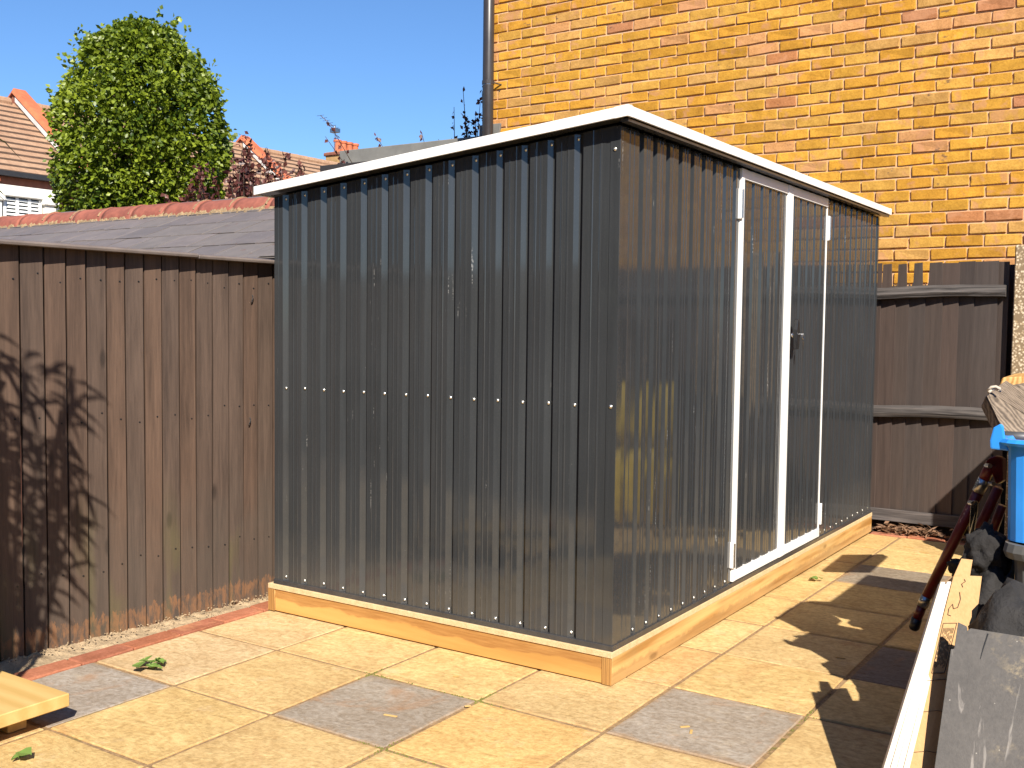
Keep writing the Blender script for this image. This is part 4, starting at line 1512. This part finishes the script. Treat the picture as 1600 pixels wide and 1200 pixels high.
def crumpled_leaf(name, label, loc, n_, rad, seed):
    r = random.Random(seed)
    o_ = MB()
    for k_ in range(n_):
        a_ = r.uniform(0, 6.28)
        c = Vector((math.cos(a_) * rad * r.random(), math.sin(a_) * rad * r.random(), 0.006 + r.random() * 0.016))
        d = r.uniform(0, 6.28)
        L, w_ = r.uniform(0.03, 0.06), r.uniform(0.014, 0.026)
        t_, s_ = Vector((math.cos(d), math.sin(d), r.uniform(-.2, .2))), Vector((-math.sin(d), math.cos(d), r.uniform(-.35, .35)))
        top, bot = [], []
        for (uu, ww, lift) in ((-.5, .1, 0), (-.2, .9, .003), (.15, 1, .006), (.5, .05, .002)):
            top += [c + t_ * L * uu * 1.0 - s_ * w_ * ww + Vector((0, 0, lift + .004)), c + t_ * L * uu + Vector((0, 0, lift - .001)), c + t_ * L * uu + s_ * w_ * ww + Vector((0, 0, lift + .004))]
        V = [(p.x, p.y, max(p.z, 0.001)) for p in top]
        o_.add(V, [(i_ * 3 + j_, i_ * 3 + j_ + 1, i_ * 3 + j_ + 4, i_ * 3 + j_ + 3) for i_ in range(3) for j_ in range(2)])
    ob_ = o_.build(name, MAT['leaf_flat'], None, loc=loc)
    return tag(ob_, label, 'leaf')


crumpled_leaf('torn_leaf', 'crumpled green leaf lying on the buff slab beside the grey slab', (-1.402, -0.775, 0.0), 10, 0.065, 3)
crumpled_leaf('torn_leaf', 'small green leaf scrap at bottom left corner of the patio', (-1.045, -1.475, 0.0), 3, 0.022, 8)
crumpled_leaf('torn_leaf', 'thin green sprig lying on slabs near the shed door', (0.105, 1.93, -0.010), 3, 0.03, 12)
sc_ = MB()
for (x_, y_, a_, L) in ((-0.438, -0.634, 0.2, 0.045), (0.352, -0.190, 0.8, 0.03), (0.384, -0.215, 1.9, 0.028), (0.545, 0.78, 0.3, 0.035), (-0.49, -0.22, 0.4, 0.02), (-0.29, -0.43, 0.9, 0.02), (0.09, 2.9, 0.1, 0.05), (0.28, 3.05, -0.3, 0.06), (0.38, 2.96, -0.1, 0.05), (0.2, 2.74, .5, .04)):
    M_ = Matrix.Translation((x_, y_, pz(y_) + 0.0015)) @ Matrix.Rotation(a_, 4, 'Z')
    sc_.box((-L / 2, -0.004, 0), (L / 2, 0.004, 0.002), M_)
tag(sc_.build('wood_shavings', MAT['newtimber']), 'pale splinters and shavings scattered on the slabs', 'shavings', kind='stuff')
# dry leaves blown against the back fence
DV, DF = [], []
r = random.Random(77)
for k_ in range(330):
    if k_ < 230:
        x_, y_ = r.uniform(0.0, 0.36), 3.42 + abs(r.gauss(0, 0.035))
    else:
        x_, y_ = r.uniform(0.0, 0.7), 3.36 + abs(r.gauss(0, 0.06))
    z_ = -0.005 + abs(r.gauss(0, 0.018))
    a_, b_ = r.uniform(0, 6.28), r.uniform(-0.8, 0.8)
    L, w_ = r.uniform(0.015, 0.04), r.uniform(0.005, 0.013)
    M_ = Matrix.Translation((x_, y_, z_)) @ Matrix.Rotation(a_, 4, 'Z') @ Matrix.Rotation(b_, 4, 'X') @ Matrix.Rotation(r.uniform(-.6, .6), 4, 'Y')
    b0 = len(DV)
    DV += [tuple(M_ @ Vector(p)) for p in ((-L, 0, 0), (0, -w_, 0.004), (L, 0, 0.001), (0, w_, 0.004), (0, 0, -0.002))]
    DF += [(b0, b0 + 1, b0 + 4), (b0 + 1, b0 + 2, b0 + 4), (b0 + 2, b0 + 3, b0 + 4), (b0 + 3, b0, b0 + 4)]
tag(obj('dead_leaves', mesh('dead_leaves', DV, DF), MAT['deadleaf']), 'drift of dry brown leaves at the foot of the back fence', 'leaves', kind='stuff')
# grit and crumbs beside the left fence and on the joints
cm = MB()
for k_ in range(420):
    y_ = r.uniform(-1.4, 0.3)
    x_ = -1.80 + 0.05 * y_ + r.gauss(0, 0.035)
    s_ = r.uniform(0.001, 0.0035)
    z_ = 0.012
    M_ = Matrix.Translation((x_, y_, z_)) @ Matrix.Rotation(r.uniform(0, 3), 4, 'Z') @ Matrix.Rotation(r.uniform(0, 3), 4, 'X')
    cm.box((-s_, -s_ * 0.7, -s_ * 0.6), (s_, s_ * 0.7, s_ * 0.6), M_)
tag(cm.build('grit', MAT['concrete']), 'loose sandy grit along the foot of the left fence', 'grit', kind='stuff')
# moss in the slab joints
MAT['moss'] = plain('moss', (0.15, 0.145, 0.03), 0.95, 0.5, 80, 0.6)
ms = MB()
for (cx, cy, n_, sp) in ((-0.735, -0.36, 80, 0.05), (-0.31, -0.355, 90, 0.06), (-0.28, -0.83, 80, 0.07), (-0.45, -0.36, 50, .12), (0.50, 0.125, 60, 0.10)):
    for k_ in range(n_):
        if r.random() < 0.6:
            x_, y_ = cx + r.gauss(0, sp), (cy if abs(cy + 0.36) < 0.05 else cy) + r.gauss(0, 0.004)
        else:
            x_, y_ = min(GX, key=lambda q: abs(q - cx)) + r.gauss(0, 0.004), cy + r.gauss(0, sp * 0.7)
        y_ = min(GY, key=lambda q: abs(q - y_)) + r.gauss(0, 0.004) if abs(x_ - min(GX, key=lambda q: abs(q - x_))) > 0.008 else y_
        s_ = r.uniform(0.0025, 0.006)
        ms.tube([(x_, y_, pz(y_) - 0.010), (x_ + r.uniform(-.002, .002), y_, pz(y_) - 0.004 + s_ * 0.6)], [s_, s_ * 0.35], 5)
tag(ms.build('moss', MAT['moss']), 'tufts of yellow-green moss in the paving joints', 'moss', kind='stuff')

# ================================================================== JUNK PILE at the right edge
MAT['blue'] = plain('blue_plastic', (0.030, 0.27, 0.78), 0.35, 0.12, 9, 0.05)
MAT['greybin'] = plain('grey_bin_plastic', (0.105, 0.105, 0.10), 0.4, 0.15, 14, 0.08)
MAT['red'] = plain('red_enamel', (0.125, 0.010, 0.010), 0.35, 0.25, 40, 0.1)
MAT['board'] = None
MAT['oldwood'] = wood('old_grey_timber', (0.085, 0.065, 0.048), (0.26, 0.20, 0.145), 0, 70, 0.9, False, None, 1.0, True, 9)
MAT['bag'] = plain('dark_torn_sacking', (0.016, 0.014, 0.0135), 0.9, 0.4, 18, 0.8, bdist=0.02)
MAT['teal'] = plain('dark_teal_plastic', (0.010, 0.045, 0.075), 0.35, 0.2, 12, 0.05)
MAT['rope'] = plain('pale_rope', (0.50, 0.43, 0.34), 0.9, 0.3, 90, 0.5)
MAT['yellow'] = plain('yellow_plastic_sack', (0.66, 0.46, 0.02), 0.4, 0.2, 8, 0.3)


def scuffed():
    t_ = NT('scuffed_grey_board')
    v = t_.coords((1, 1, 1), False)
    n_ = t_.noise(v, 7, 5, 0.65, 0.5)
    f_ = t_.noise(v, 70, 4, 0.7)
    col = t_.mix(0.4, t_.ramp(n_, 0.3, 0.7, (0.072, 0.066, 0.062), (0.115, 0.105, 0.097)), t_.ramp(f_, 0.3, 0.7, (0.065, 0.062, 0.06), (0.13, 0.12, 0.11)))
    sand = t_.math('MULTIPLY', t_.ramp(t_.noise(v, 3.6, 4, 0.7, 0.3), 0.56, 0.70), t_.ramp(t_.noise(v, 38, 4, 0.7), 0.50, 0.66))
    col = t_.mix(t_.math('MULTIPLY', sand, 0.6), col, (0.36, 0.29, 0.18))
    sm_ = t_.math('MULTIPLY', t_.ramp(t_.noise(t_.coords((1, 0.16, 0.16), False), 22, 4, 0.6, 1.0), 0.64, 0.70), 0.5)
    col = t_.mix(sm_, col, (0.36, 0.33, 0.30))
    sp_ = t_.math('MULTIPLY', t_.ramp(t_.voro(v, 30), 0.03, 0.06, (1, 1, 1), (0, 0, 0)), 0.6)
    col = t_.mix(sp_, col, (0.5, 0.46, 0.4))
    ch_ = t_.ramp(t_.voro(t_.coords((1, 1, 1), False), 8.5), 0.035, 0.045, (1, 1, 1), (0, 0, 0))
    col = t_.mix(t_.math('MULTIPLY', ch_, 0.8), col, (0.45, 0.22, 0.07))
    return t_.out(col, 0.6, t_.math('ADD', n_, f_), 0.25, 0.004, 0.4)


MAT['board'] = scuffed()


def cardboard():
    t_ = NT('brown_cardboard')
    v = t_.coords((1, 1, 1), False)
    n_ = t_.noise(v, 10, 4, 0.6)
    fl_ = t_.noise(t_.coords((14, 14, 0.8), False), 12, 3, 0.6)
    col = t_.mix(0.4, t_.ramp(n_, 0.3, 0.7, (0.40, 0.235, 0.10), (0.50, 0.31, 0.145)), t_.ramp(fl_, 0.3, 0.7, (0.38, 0.225, 0.10), (0.53, 0.335, 0.165)))
    return t_.out(col, 0.85, fl_, 0.25, 0.003, 0.2)


MAT['card'] = cardboard()
MAT['ink'] = plain('printed_ink', (0.09, 0.055, 0.03), 0.9, 0.2, 30, 0.0)

# blue box: tapered, rolled rim, hollow
BB = Vector((1.168, 0.030, 0.637))
rz = math.radians(-6)
bx = thing('blue_box', 'sky blue plastic crate perched on the junk pile at right edge', 'crate', (BB.x + 0.004, BB.y, BB.z), rz)


def tub(m, sx, sy, h, tap, th, z0=0.0):
    """open tapered tub with its near-left corner at the origin"""
    def ring(g, z, rad):
        P = []
        for (cx, cy, a0) in ((g + rad, g + rad, math.pi), (sx - g - rad, g + rad, 1.5 * math.pi), (sx - g - rad, sy - g - rad, 0), (g + rad, sy - g - rad, 0.5 * math.pi)):
            for q in range(5):
                a_ = a0 + q * math.pi / 8
                P.append((cx + rad * math.cos(a_), cy + rad * math.sin(a_), z + z0))
        return P
    rs_ = [ring(tap, 0, 0.05), ring(0.006, h * 0.93, 0.05), ring(-0.014, h * 0.935, 0.06), ring(-0.020, h * 0.965, 0.06), ring(-0.016, h, 0.06), ring(0.002, h, 0.05), ring(th + 0.004, h * 0.96, 0.045), ring(tap + th, th, 0.045)]
    n_ = len(rs_[0])
    V = [p for r_ in rs_ for p in r_]
    F = []
    for i_ in range(len(rs_) - 1):
        for q in range(n_):
            F.append((i_ * n_ + q, i_ * n_ + (q + 1) % n_, (i_ + 1) * n_ + (q + 1) % n_, (i_ + 1) * n_ + q))
    F += [tuple(range(n_ - 1, -1, -1)), tuple((len(rs_) - 1) * n_ + q for q in range(n_))]
    m.add(V, F)


m = MB()
tub(m, 0.52, 0.36, 0.283, 0.012, 0.004)
m.build('tub', MAT['blue'], bx)
# turned-up lip at the near corner
lp = MB().prism([(-0.028, 0.252), (0.02, 0.250), (0.010, 0.275), (0.003, 0.318), (-0.004, 0.324), (-0.022, 0.312), (-0.030, 0.275)], 'y', 0.0, 0.012)
lp.build('handle_lip', MAT['blue'], bx, 0.005, 2)

# grey bin under it
gb = thing('grey_bin', 'dark grey plastic bin standing under the sky blue crate', 'bin', (BB.x + 0.030, BB.y + 0.0, 0), rz)
m = MB()
tub(m, 0.46, 0.38, 0.632, 0.03, 0.005)
m.build('bin_body', MAT['greybin'], gb)

# weathered timber blocks on the crate
wb = thing('timber_offcut', 'weathered grey timber block lying across the blue crate', 'timber', (0, 0, 0))
A = Vector((1.0314, 0.6766, 1.0083))


def slabblock(name, corners, thick, depthv, mat, parent, seed, amp=0.004):
    """chunky block: front outline (3D points) pushed back by a depth vector, roughened"""
    n_ = len(corners)
    d = Vector(depthv)
    mm_ = MB().add([tuple(c) for c in corners] + [tuple(c + d) for c in corners],
                   [tuple(range(n_)), tuple(range(2 * n_ - 1, n_ - 1, -1))] + [(i_, n_ + i_, n_ + (i_ + 1) % n_, (i_ + 1) % n_) for i_ in range(n_)])
    o_ = mm_.build(name, mat, parent, 0.004)
    return o_


slabblock('block', [Vector((1.0942, 0.2555, 1.0236)), Vector((1.0986, 0.2807, 1.0340)), Vector((1.1767, 0.3068, 0.9832)), Vector((1.2270, 0.3264, 0.9431)), Vector((1.2369, 0.2977, 0.9044)), Vector((1.1533, 0.2217, 0.9124))], 0.1, (0.02, 0.16, 0.03), MAT['oldwood'], wb, 1)
slabblock('block_end', [Vector((1.0719, 0.3033, 0.9854)), Vector((1.0880, 0.2838, 1.0219)), Vector((1.1473, 0.2395, 0.9125)), Vector((1.1062, 0.2785, 0.9276))], 0.1, (0.02, 0.13, 0.02), MAT['oldwood'], wb, 2)
wb2 = thing('timber_offcut', 'upper weathered timber block with frayed edge behind the crate top', 'timber', (0, 0, 0))
slabblock('block', [Vector((1.1033, 0.4360, 1.0390)), Vector((1.1493, 0.4668, 1.0495)), Vector((1.2491, 0.5318, 1.0410)), Vector((1.2547, 0.5080, 0.9554)), Vector((1.1614, 0.4485, 0.9816))], 0.1, (0.0, 0.14, 0.0), MAT['oldwood'], wb2, 3)
ot = thing('timber_offcut', 'orange new timber offcut behind the weathered blocks at right', 'timber', (0, 0, 0))
slabblock('offcut', [Vector((0.9841, 1.2444, 1.0060)), Vector((0.9909, 1.2511, 1.0377)), Vector((1.1816, 1.3772, 1.0526)), Vector((1.1837, 1.3751, 1.0016))], 0.1, (-0.02, 0.45, 0.0), MAT['beam_side'], ot, 4)
pts = [Vector((1.0968, 0.2582, 1.0388)), Vector((1.1074, 0.2550, 1.0489)), Vector((1.1184, 0.2623, 1.0509)), Vector((1.1281, 0.2683, 1.0454)), Vector((1.1300, 0.2690, 1.0379)), Vector((1.1188, 0.2729, 1.0429)), Vector((1.1062, 0.2645, 1.0408)), Vector((1.1017, 0.2502, 1.0337))]
tag(MB().tube([tuple(p) for p in pts], 0.0045, 7).build('rope', MAT['rope'], smooth=True), 'knotted pale rope loop on top of the weathered block', 'rope')
tb = thing('steel_tube', 'dark grey tube end poking out over the blue crate rim', 'tube', (0, 0, 0))
a_, b_ = Vector((1.1616, 0.1406, 0.9159)), Vector((1.2987, 0.2626, 0.9079))
MB().tube([tuple(a_), tuple(b_)], 0.0155, 16).build('tube', MAT['tubegrey'], tb, smooth=True)
q_ = Vector((1.1462, 0.1309, 0.9212))
MB().tube([tuple(q_), tuple(a_)], 0.008, 10).build('tube_spigot', MAT['galv'], tb, smooth=True)

# red bolt cutters leaning on the pile
bc = thing('bolt_cutters', 'long red bolt cutters leaning head up against the blue crate', 'tool', (0, 0, 0))
foot = Vector((0.7475, 1.0265, 0.0763))
e1, c0, c1 = Vector((0.7600, 1.0260, 0.1229)), Vector((0.7765, 1.0281, 0.1718)), Vector((0.7913, 1.0284, 0.2108))
s0, s1 = Vector((0.9715, 0.9478, 0.6377)), Vector((0.9903, 0.9395, 0.6867))
top = Vector((1.0123, 0.9339, 0.7444))
MB().tube([tuple(e1), tuple(c0)], 0.0175, 12).tube([tuple(c1), tuple(s0)], 0.019, 12).tube([tuple(s1), tuple(top)], 0.020, 12).build('handle', MAT['red'], bc, smooth=True)
MB().tube([tuple(foot), tuple(foot.lerp(e1, 0.2)), tuple(e1)], [0.014, 0.020, 0.020], 12).build('grip', MAT['black'], bc, smooth=True)
MB().tube([tuple(c0), tuple(c1)], 0.0205, 12).build('collar', MAT['galv'], bc, smooth=True)
MB().tube([tuple(s0), tuple(s1)], 0.0215, 12).build('collar', MAT['galv'], bc, smooth=True)
MB().tube([tuple(Vector((1.0273, 1.0092, 0.6494))), tuple(Vector((0.9599, 1.0251, 0.4754))), tuple(Vector((0.8968, 1.0793, 0.2942)))], 0.018, 12).build('handle', MAT['red'], bc, smooth=True)
MB().tube([tuple(Vector((1.0354, 1.0576, 0.5783))), tuple(Vector((0.9986, 1.0730, 0.4533)))], 0.016, 12).build('handle', MAT['red'], bc, smooth=True)
hd = MB()
cc = [Vector((0.9984, 0.9012, 0.7512)), Vector((1.0035, 0.9055, 0.7648)), Vector((1.0277, 0.9220, 0.7742)), Vector((1.0455, 0.9450, 0.7642)), Vector((1.0473, 0.9525, 0.6812)), Vector((1.0287, 0.9396, 0.6696)), Vector((1.0175, 0.9226, 0.7049))]
slabblock('head', cc, 0, (0.01, 0.03, 0.0), MAT['red'], bc, 5)
for p in ((1.0155, 0.8877, 0.7404), (1.0294, 0.8926, 0.6776), (0.9720, 0.8502, 0.6070)):
    a_ = Vector(p)
    MB().tube([tuple(a_), tuple(a_ + _f * 0.03)], 0.0085, 10).build('pivot_bolt', MAT['galv'], bc)
ar = [Vector((0.9552, 0.8871, 0.6071)), Vector((0.9644, 0.8936, 0.6141)), Vector((0.9761, 0.9009, 0.6074)), Vector((0.9739, 0.9089, 0.5693)), Vector((0.9610, 0.9176, 0.4695)), Vector((0.9389, 0.9224, 0.4008)), Vector((0.9291, 0.9163, 0.4053)), Vector((0.9485, 0.9110, 0.4923))]
slabblock('link_arm', ar, 0, (0.004, 0.012, 0), MAT['galv'], bc, 6)


# torn dark sacking and other dark stuff in the heap
def lump(name, label, cat, c, rx, ry, rz_, seed, mat, amp=0.35):
    bm = bmesh.new()
    bmesh.ops.create_icosphere(bm, subdivisions=4, radius=1)
    off = Vector((seed * 3.7, seed * 1.3, 0))
    for v in bm.verts:
        n_ = 1 + amp * noise.fractal(v.co * 1.6 + off, 1, 2, 4) + 0.12 * abs(noise.noise(v.co * 6 + off))
        v.co = Vector((v.co.x * rx * n_, v.co.y * ry * n_, max(v.co.z * rz_ * n_, -rz_ * 0.9)))
    me = bpy.data.meshes.new(name)
    for f_ in bm.faces:
        f_.smooth = True
    bm.to_mesh(me)
    bm.free()
    return tag(obj(name, me, mat, None, c), label, cat)


p = Vector((1.1288, 0.1362, 0.5744))
lump('torn_sack', 'crumpled dark sacking bundled behind the cardboard carton', 'sack', p, 0.060, 0.07, 0.075, 2, MAT['bag'])
lump('torn_sack', 'black sack slumped between the cardboard carton and grey bin', 'sack', (1.24, -0.12, 0.25), 0.13, 0.15, 0.29, 14, MAT['bag'], 0.2)
lump('torn_sack', 'small black sack added behind the carton to close a shadow gap', 'sack', (1.16, 0.10, 0.26), 0.075, 0.10, 0.28, 16, MAT['bag'], 0.2)  # extra sack placed to close a lit hole in the ground shadow
p = Vector((1.0463, 0.4100, 0.4623))
lump('torn_sack', 'torn dark sacking flap just above the carton top', 'sack', p, 0.062, 0.05, 0.035, 5, MAT['bag'], 0.5)
hp = lump('shade_heap', 'dark lumpy heap, out of view, added to fill the pile shadow', 'heap', (1.52, 0.85, 0.35), 0.30, 0.50, 0.46, 9, MAT['bag'])  # out-of-view heap, added to give the junk pile a fuller ground shadow
tl = thing('teal_container', 'dark teal plastic can wedged between carton and grey bin', 'container', (0, 0, 0))
MB().tube([tuple(Vector((1.1306, 0.3363, 0.3246))), tuple(Vector((1.1288, 0.4034, 0.4491))), tuple(Vector((1.1344, 0.4720, 0.5237)))], [0.045, 0.04, 0.03], 14).build('can', MAT['teal'], tl, smooth=True)
MB().tube([tuple(Vector((1.1251, 0.2705, 0.4690))), tuple(Vector((1.1782, 0.3047, 0.4583)))], 0.013, 12).build('can_handle', MAT['teal'], tl, smooth=True)

# long cardboard carton standing on end with white trim lengths beside it
ct = thing('cardboard_carton', 'tall slim brown cardboard carton with printed text leaning on the pile', 'carton', (1.06, -0.55, 0))
F0 = Vector((1.040, -0.567, 0.0))
T0 = Vector((1.085, -0.095, 0.550))
ax = (T0 - F0)
wx = Vector((0.82, 0.57, 0)).normalized() * 0.088     # across the face the camera sees
dx = ax.cross(wx).normalized()
if dx.y < 0:
    dx = -dx
dx = dx * 0.055
NS = 14
V, F = [], []
rc = random.Random(6)
for i_ in range(NS + 1):
    u = i_ / NS
    c = F0 + ax * u
    e = 0.004 * math.sin(u * 9)
    if i_ == NS:
        c = c + Vector((0, 0, 0.0))
    V += [tuple(c + wx * 0.0 + dx * e), tuple(c + wx * 0.52 - dx * (0.05 + 6 * e * 0.2)), tuple(c + wx * (1.0 - 0.12 * max(0, u - 0.86) / 0.14)), tuple(c + wx + dx), tuple(c + dx)]
for i_ in range(NS):
    for q in range(5):
        F.append((i_ * 5 + q, i_ * 5 + (q + 1) % 5, (i_ + 1) * 5 + (q + 1) % 5, (i_ + 1) * 5 + q))
F.append((4, 3, 2, 1, 0))
cb = MB().add([tuple(Vector(v) - ct.location) for v in V], F).build('carton_body', MAT['card'], ct)
fl = MB()
top0 = [F0 + ax * 1.0, F0 + ax * 1.0 + wx * 0.5, F0 + ax * 1.07 + wx * 0.46, F0 + ax * 1.075 + wx * 0.10]
fl.add([tuple(q - ct.location - dx * 0.03) for q in top0] + [tuple(q - ct.location + dx * 0.05) for q in top0], [(0, 1, 2, 3), (7, 6, 5, 4), (0, 4, 5, 1), (1, 5, 6, 2), (2, 6, 7, 3), (3, 7, 4, 0)])
fl.build('carton_flap', MAT['card'], ct)
# print: shipping text block, scrawl and tape lines, lying on the face
ik = MB()
nrm = -dx.normalized() * 0.0016


def face_pt(u, v):                                     # u across 0..1, v along 0..1
    e = 0.004 * math.sin(v * 9)
    a0_, a1_, a2_ = F0 + ax * v + dx * e, F0 + ax * v + wx * 0.52 - dx * (0.05 + 1.2 * e), F0 + ax * v + wx
    return (a0_.lerp(a1_, u / 0.52) if u < 0.52 else a1_.lerp(a2_, (u - 0.52) / 0.48)) + nrm - ct.location


def ink_line(pts_, wd=0.0009):
    for (u0, v0), (u1, v1) in zip(pts_[:-1], pts_[1:]):
        a1_, b1_ = face_pt(u0, v0), face_pt(u1, v1)
        ik.tube([tuple(a1_), tuple(b1_)], wd, 4)


ink_line([(0.05, 0.80), (0.45, 0.80), (0.45, 0.60), (0.08, 0.60), (0.05, 0.80)])
for q in range(9):
    u_ = 0.10 + q * 0.037
    v_ = 0.78
    while v_ > 0.63:
        L = rc.uniform(0.008, 0.03)
        ink_line([(u_, v_), (u_, max(0.62, v_ - L))], 0.0007)
        v_ -= L + 0.008
ink_line([(0.30, 0.93), (0.38, 0.90), (0.36, 0.865), (0.24, 0.86), (0.18, 0.88), (0.10, 0.86), (0.12, 0.835), (0.22, 0.83)], 0.0011)
ink_line([(0.34, 0.985), (0.40, 0.975), (0.30, 0.965), (0.36, 0.95)], 0.0011)
for v_ in (0.30, 0.45, 0.57):
    ink_line([(0.0, v_), (0.5, v_ + 0.005), (1.0, v_ - 0.004)], 0.0008)
for q in range(7):
    u_ = 0.10 + q * 0.05
    ink_line([(u_, 0.20), (u_, 0.20 - rc.uniform(0.03, 0.06))], 0.0007)
ink_line([(0.05, 0.22), (0.46, 0.22), (0.46, 0.12), (0.05, 0.12), (0.05, 0.22)], 0.0007)
tag(ik.build('printed_text', MAT['ink'], ct), kind='stuff')
tv = thing('trim_lengths', 'bundle of narrow white trim lengths leaning against the carton', 'trim', (1.02, -0.57, 0))
for k_ in range(4):
    fa = F0 + Vector((0.004 - 0.0170 * k_, -0.004 * k_, 0.003)) - dx * 0.1
    ta = T0 + Vector((-0.004 - 0.0065 * k_, 0.010 - 0.010 * k_, -0.012 + 0.006 * (k_ % 2))) - ax * 0.02
    av = ta - fa
    w1, d1 = wx.normalized() * 0.0080, dx.normalized() * (0.006 + 0.0015 * k_)
    V = []
    for u in (0.0, 1.0):
        c = fa + av * u - tv.location
        q1 = w1 * (1.0 if u == 0 else 0.75)
        V += [tuple(c - q1 - d1), tuple(c + q1 - d1), tuple(c + q1 + d1), tuple(c - q1 + d1)]
    MB().add(V, [(3, 2, 1, 0), (4, 5, 6, 7), (0, 1, 5, 4), (1, 2, 6, 5), (2, 3, 7, 6), (3, 0, 4, 7)]).build('trim_strip', MAT['pale_trim'], tv, 0.0012)

# scuffed dark board leaning in the corner of the view
sb = thing('scuffed_board', 'scuffed dark grey board leaning at the lower right corner', 'board', (1.13, -0.60, 0))
TL, BLc = Vector((1.1300, -0.2653, 0.4704)), Vector((1.1288, -0.4784, 0.1637))
foot_ = TL + (BLc - TL) * (TL.z / (TL.z - BLc.z))
wv = Vector((0.985, -0.03, -0.012)).normalized() * 0.62
nv = wv.cross(foot_ - TL).normalized()
if nv.y > 0:
    nv = -nv
OUT = [(0.0, 0.0), (0.035, 0.012), (0.037, 0.035), (0.05, 0.018), (1.0, 0.0), (1.0, 1.0), (0.0, 1.0), (-0.012, 0.13), (0.0, 0.125)]
dn = foot_ - TL
P = [TL + wv * u + dn * v - sb.location for u, v in OUT]
m = MB().add([tuple(q) for q in P] + [tuple(q - nv * 0.012) for q in P],
             [tuple(range(len(P))), tuple(range(2 * len(P) - 1, len(P) - 1, -1))] + [(i_, len(P) + i_, len(P) + (i_ + 1) % len(P), (i_ + 1) % len(P)) for i_ in range(len(P))])
m.build('board', MAT['board'], sb, 0.001)
ck = MB().tube([tuple(TL + wv * 0.118 + dn * 0.03 - sb.location + nv * 0.0006), tuple(TL + wv * 0.108 + dn * 0.10 - sb.location + nv * 0.0006), tuple(TL + wv * 0.103 + dn * 0.15 - sb.location + nv * 0.0006)], [0.0018, 0.0014, 0.0008], 5)
ck.build('crack', MAT['black'], sb)

# things off to the right: they are mirrored in the shed's side and cast shade on the slabs
for k_, (x_, y_, z_, s_) in enumerate(((1.14, 2.40, 0.27, 0.80), (1.17, 2.72, 0.29, 0.82), (1.16, 2.55, 0.66, 0.74))):
    lump('yellow_sack', ['yellow plastic sack standing against the back fence right of view', 'yellow sack behind the others right of view, seen only mirrored', 'topmost yellow sack of the heap right of view'][k_], 'sack',
         (x_, y_, z_), 0.17 * s_, 0.13 * s_, 0.29 * s_, 20 + k_, MAT['yellow'], 0.18)

st = thing('shade_stack', 'unseen stack of boards added right of the blue crate for its shadow', 'stack', (1.52, 0.80, 0))  # invented stack outside the frame, there to close lit gaps in the slab shadow
rs_ = random.Random(17)
z_ = 0.0
while z_ < 1.12:
    for xo in (-0.11, 0.11):
        MB().box((xo - 0.103 + rs_.uniform(-.012, .006), -0.36 + rs_.uniform(-.04, .03), z_), (xo + 0.103, 0.40 + rs_.uniform(-.05, .05), z_ + 0.044)).build('board', MAT['oldwood'], st, 0.002)
    z_ += 0.046
cbn = thing('shade_bin', 'unseen slatted bin added right of view to shade the back fence', 'bin', (1.62, 2.92, 0))  # made-up bin beyond the frame; only its shadow on the back fence counts
z_ = 0.03
while z_ < 1.2:
    MB().box((-0.32, -0.40, z_), (-0.30, 0.40, z_ + 0.135)).build('slat', MAT['oldwood'], cbn, 0.002)
    MB().box((-0.32, -0.422, z_), (0.32, -0.402, z_ + 0.135)).build('slat', MAT['oldwood'], cbn, 0.002)
    z_ += 0.137
MB().box((-0.29, -0.39, 0.0), (0.30, 0.40, 1.1)).build('bin_fill', MAT['soil'], cbn)  # solid filling of the added bin

# ================================================================== BEHIND THE CAMERA: what the shed's sheets mirror
hh = thing('rear_house', 'grey rendered house behind the viewer, seen only as a dark reflection', 'house', (-2.0, -8.6, 0))
MB().box((-9.0, -6.0, 0), (6.0, 0.0, 5.6)).build('wall', plain('grey_render', (0.16, 0.165, 0.17), 0.9, 0.15, 2, 0.3), hh)
MB().prism([(0.4, 5.6), (-3.0, 8.2), (-6.4, 5.6)], 'x', -9.2, 6.2).build('roof', MAT['rooftile'], hh)
for x_, z_, w_, h_ in ((-4.5, 0.9, 1.5, 1.3), (-0.8, 0.0, 2.4, 2.1), (3.4, 0.9, 1.3, 1.3), (-4.4, 3.3, 1.3, 1.2), (-0.6, 3.3, 1.3, 1.2), (3.2, 3.3, 1.3, 1.2)):
    wd = MB().box((x_ - w_ / 2, -0.04, z_), (x_ + w_ / 2, 0.012, z_ + h_)).build('window', MAT['glass'], hh)
    for a_, b_, c_, d_ in ((-w_ / 2 - 0.05, -w_ / 2, 0, h_), (w_ / 2, w_ / 2 + 0.05, 0, h_), (-0.03, 0.03, 0, h_), (-w_ / 2, w_ / 2, h_, h_ + 0.05), (-w_ / 2, w_ / 2, -0.05, 0)):
        MB().box((x_ + a_, -0.02, z_ + c_), (x_ + b_, 0.03, z_ + d_)).build('window_frame', MAT['blind'], wd)
sf = thing('side_fence', 'board fence on the far right boundary, out of view', 'fence', (3.75, 0, 0))
yy_ = -6.0
while yy_ < 3.4:
    MB().box((0, yy_, 0), (0.016, yy_ + 0.146, 1.7)).build('board', MAT['fence_back'], sf, color=(1, 1, 1))
    yy_ += 0.15
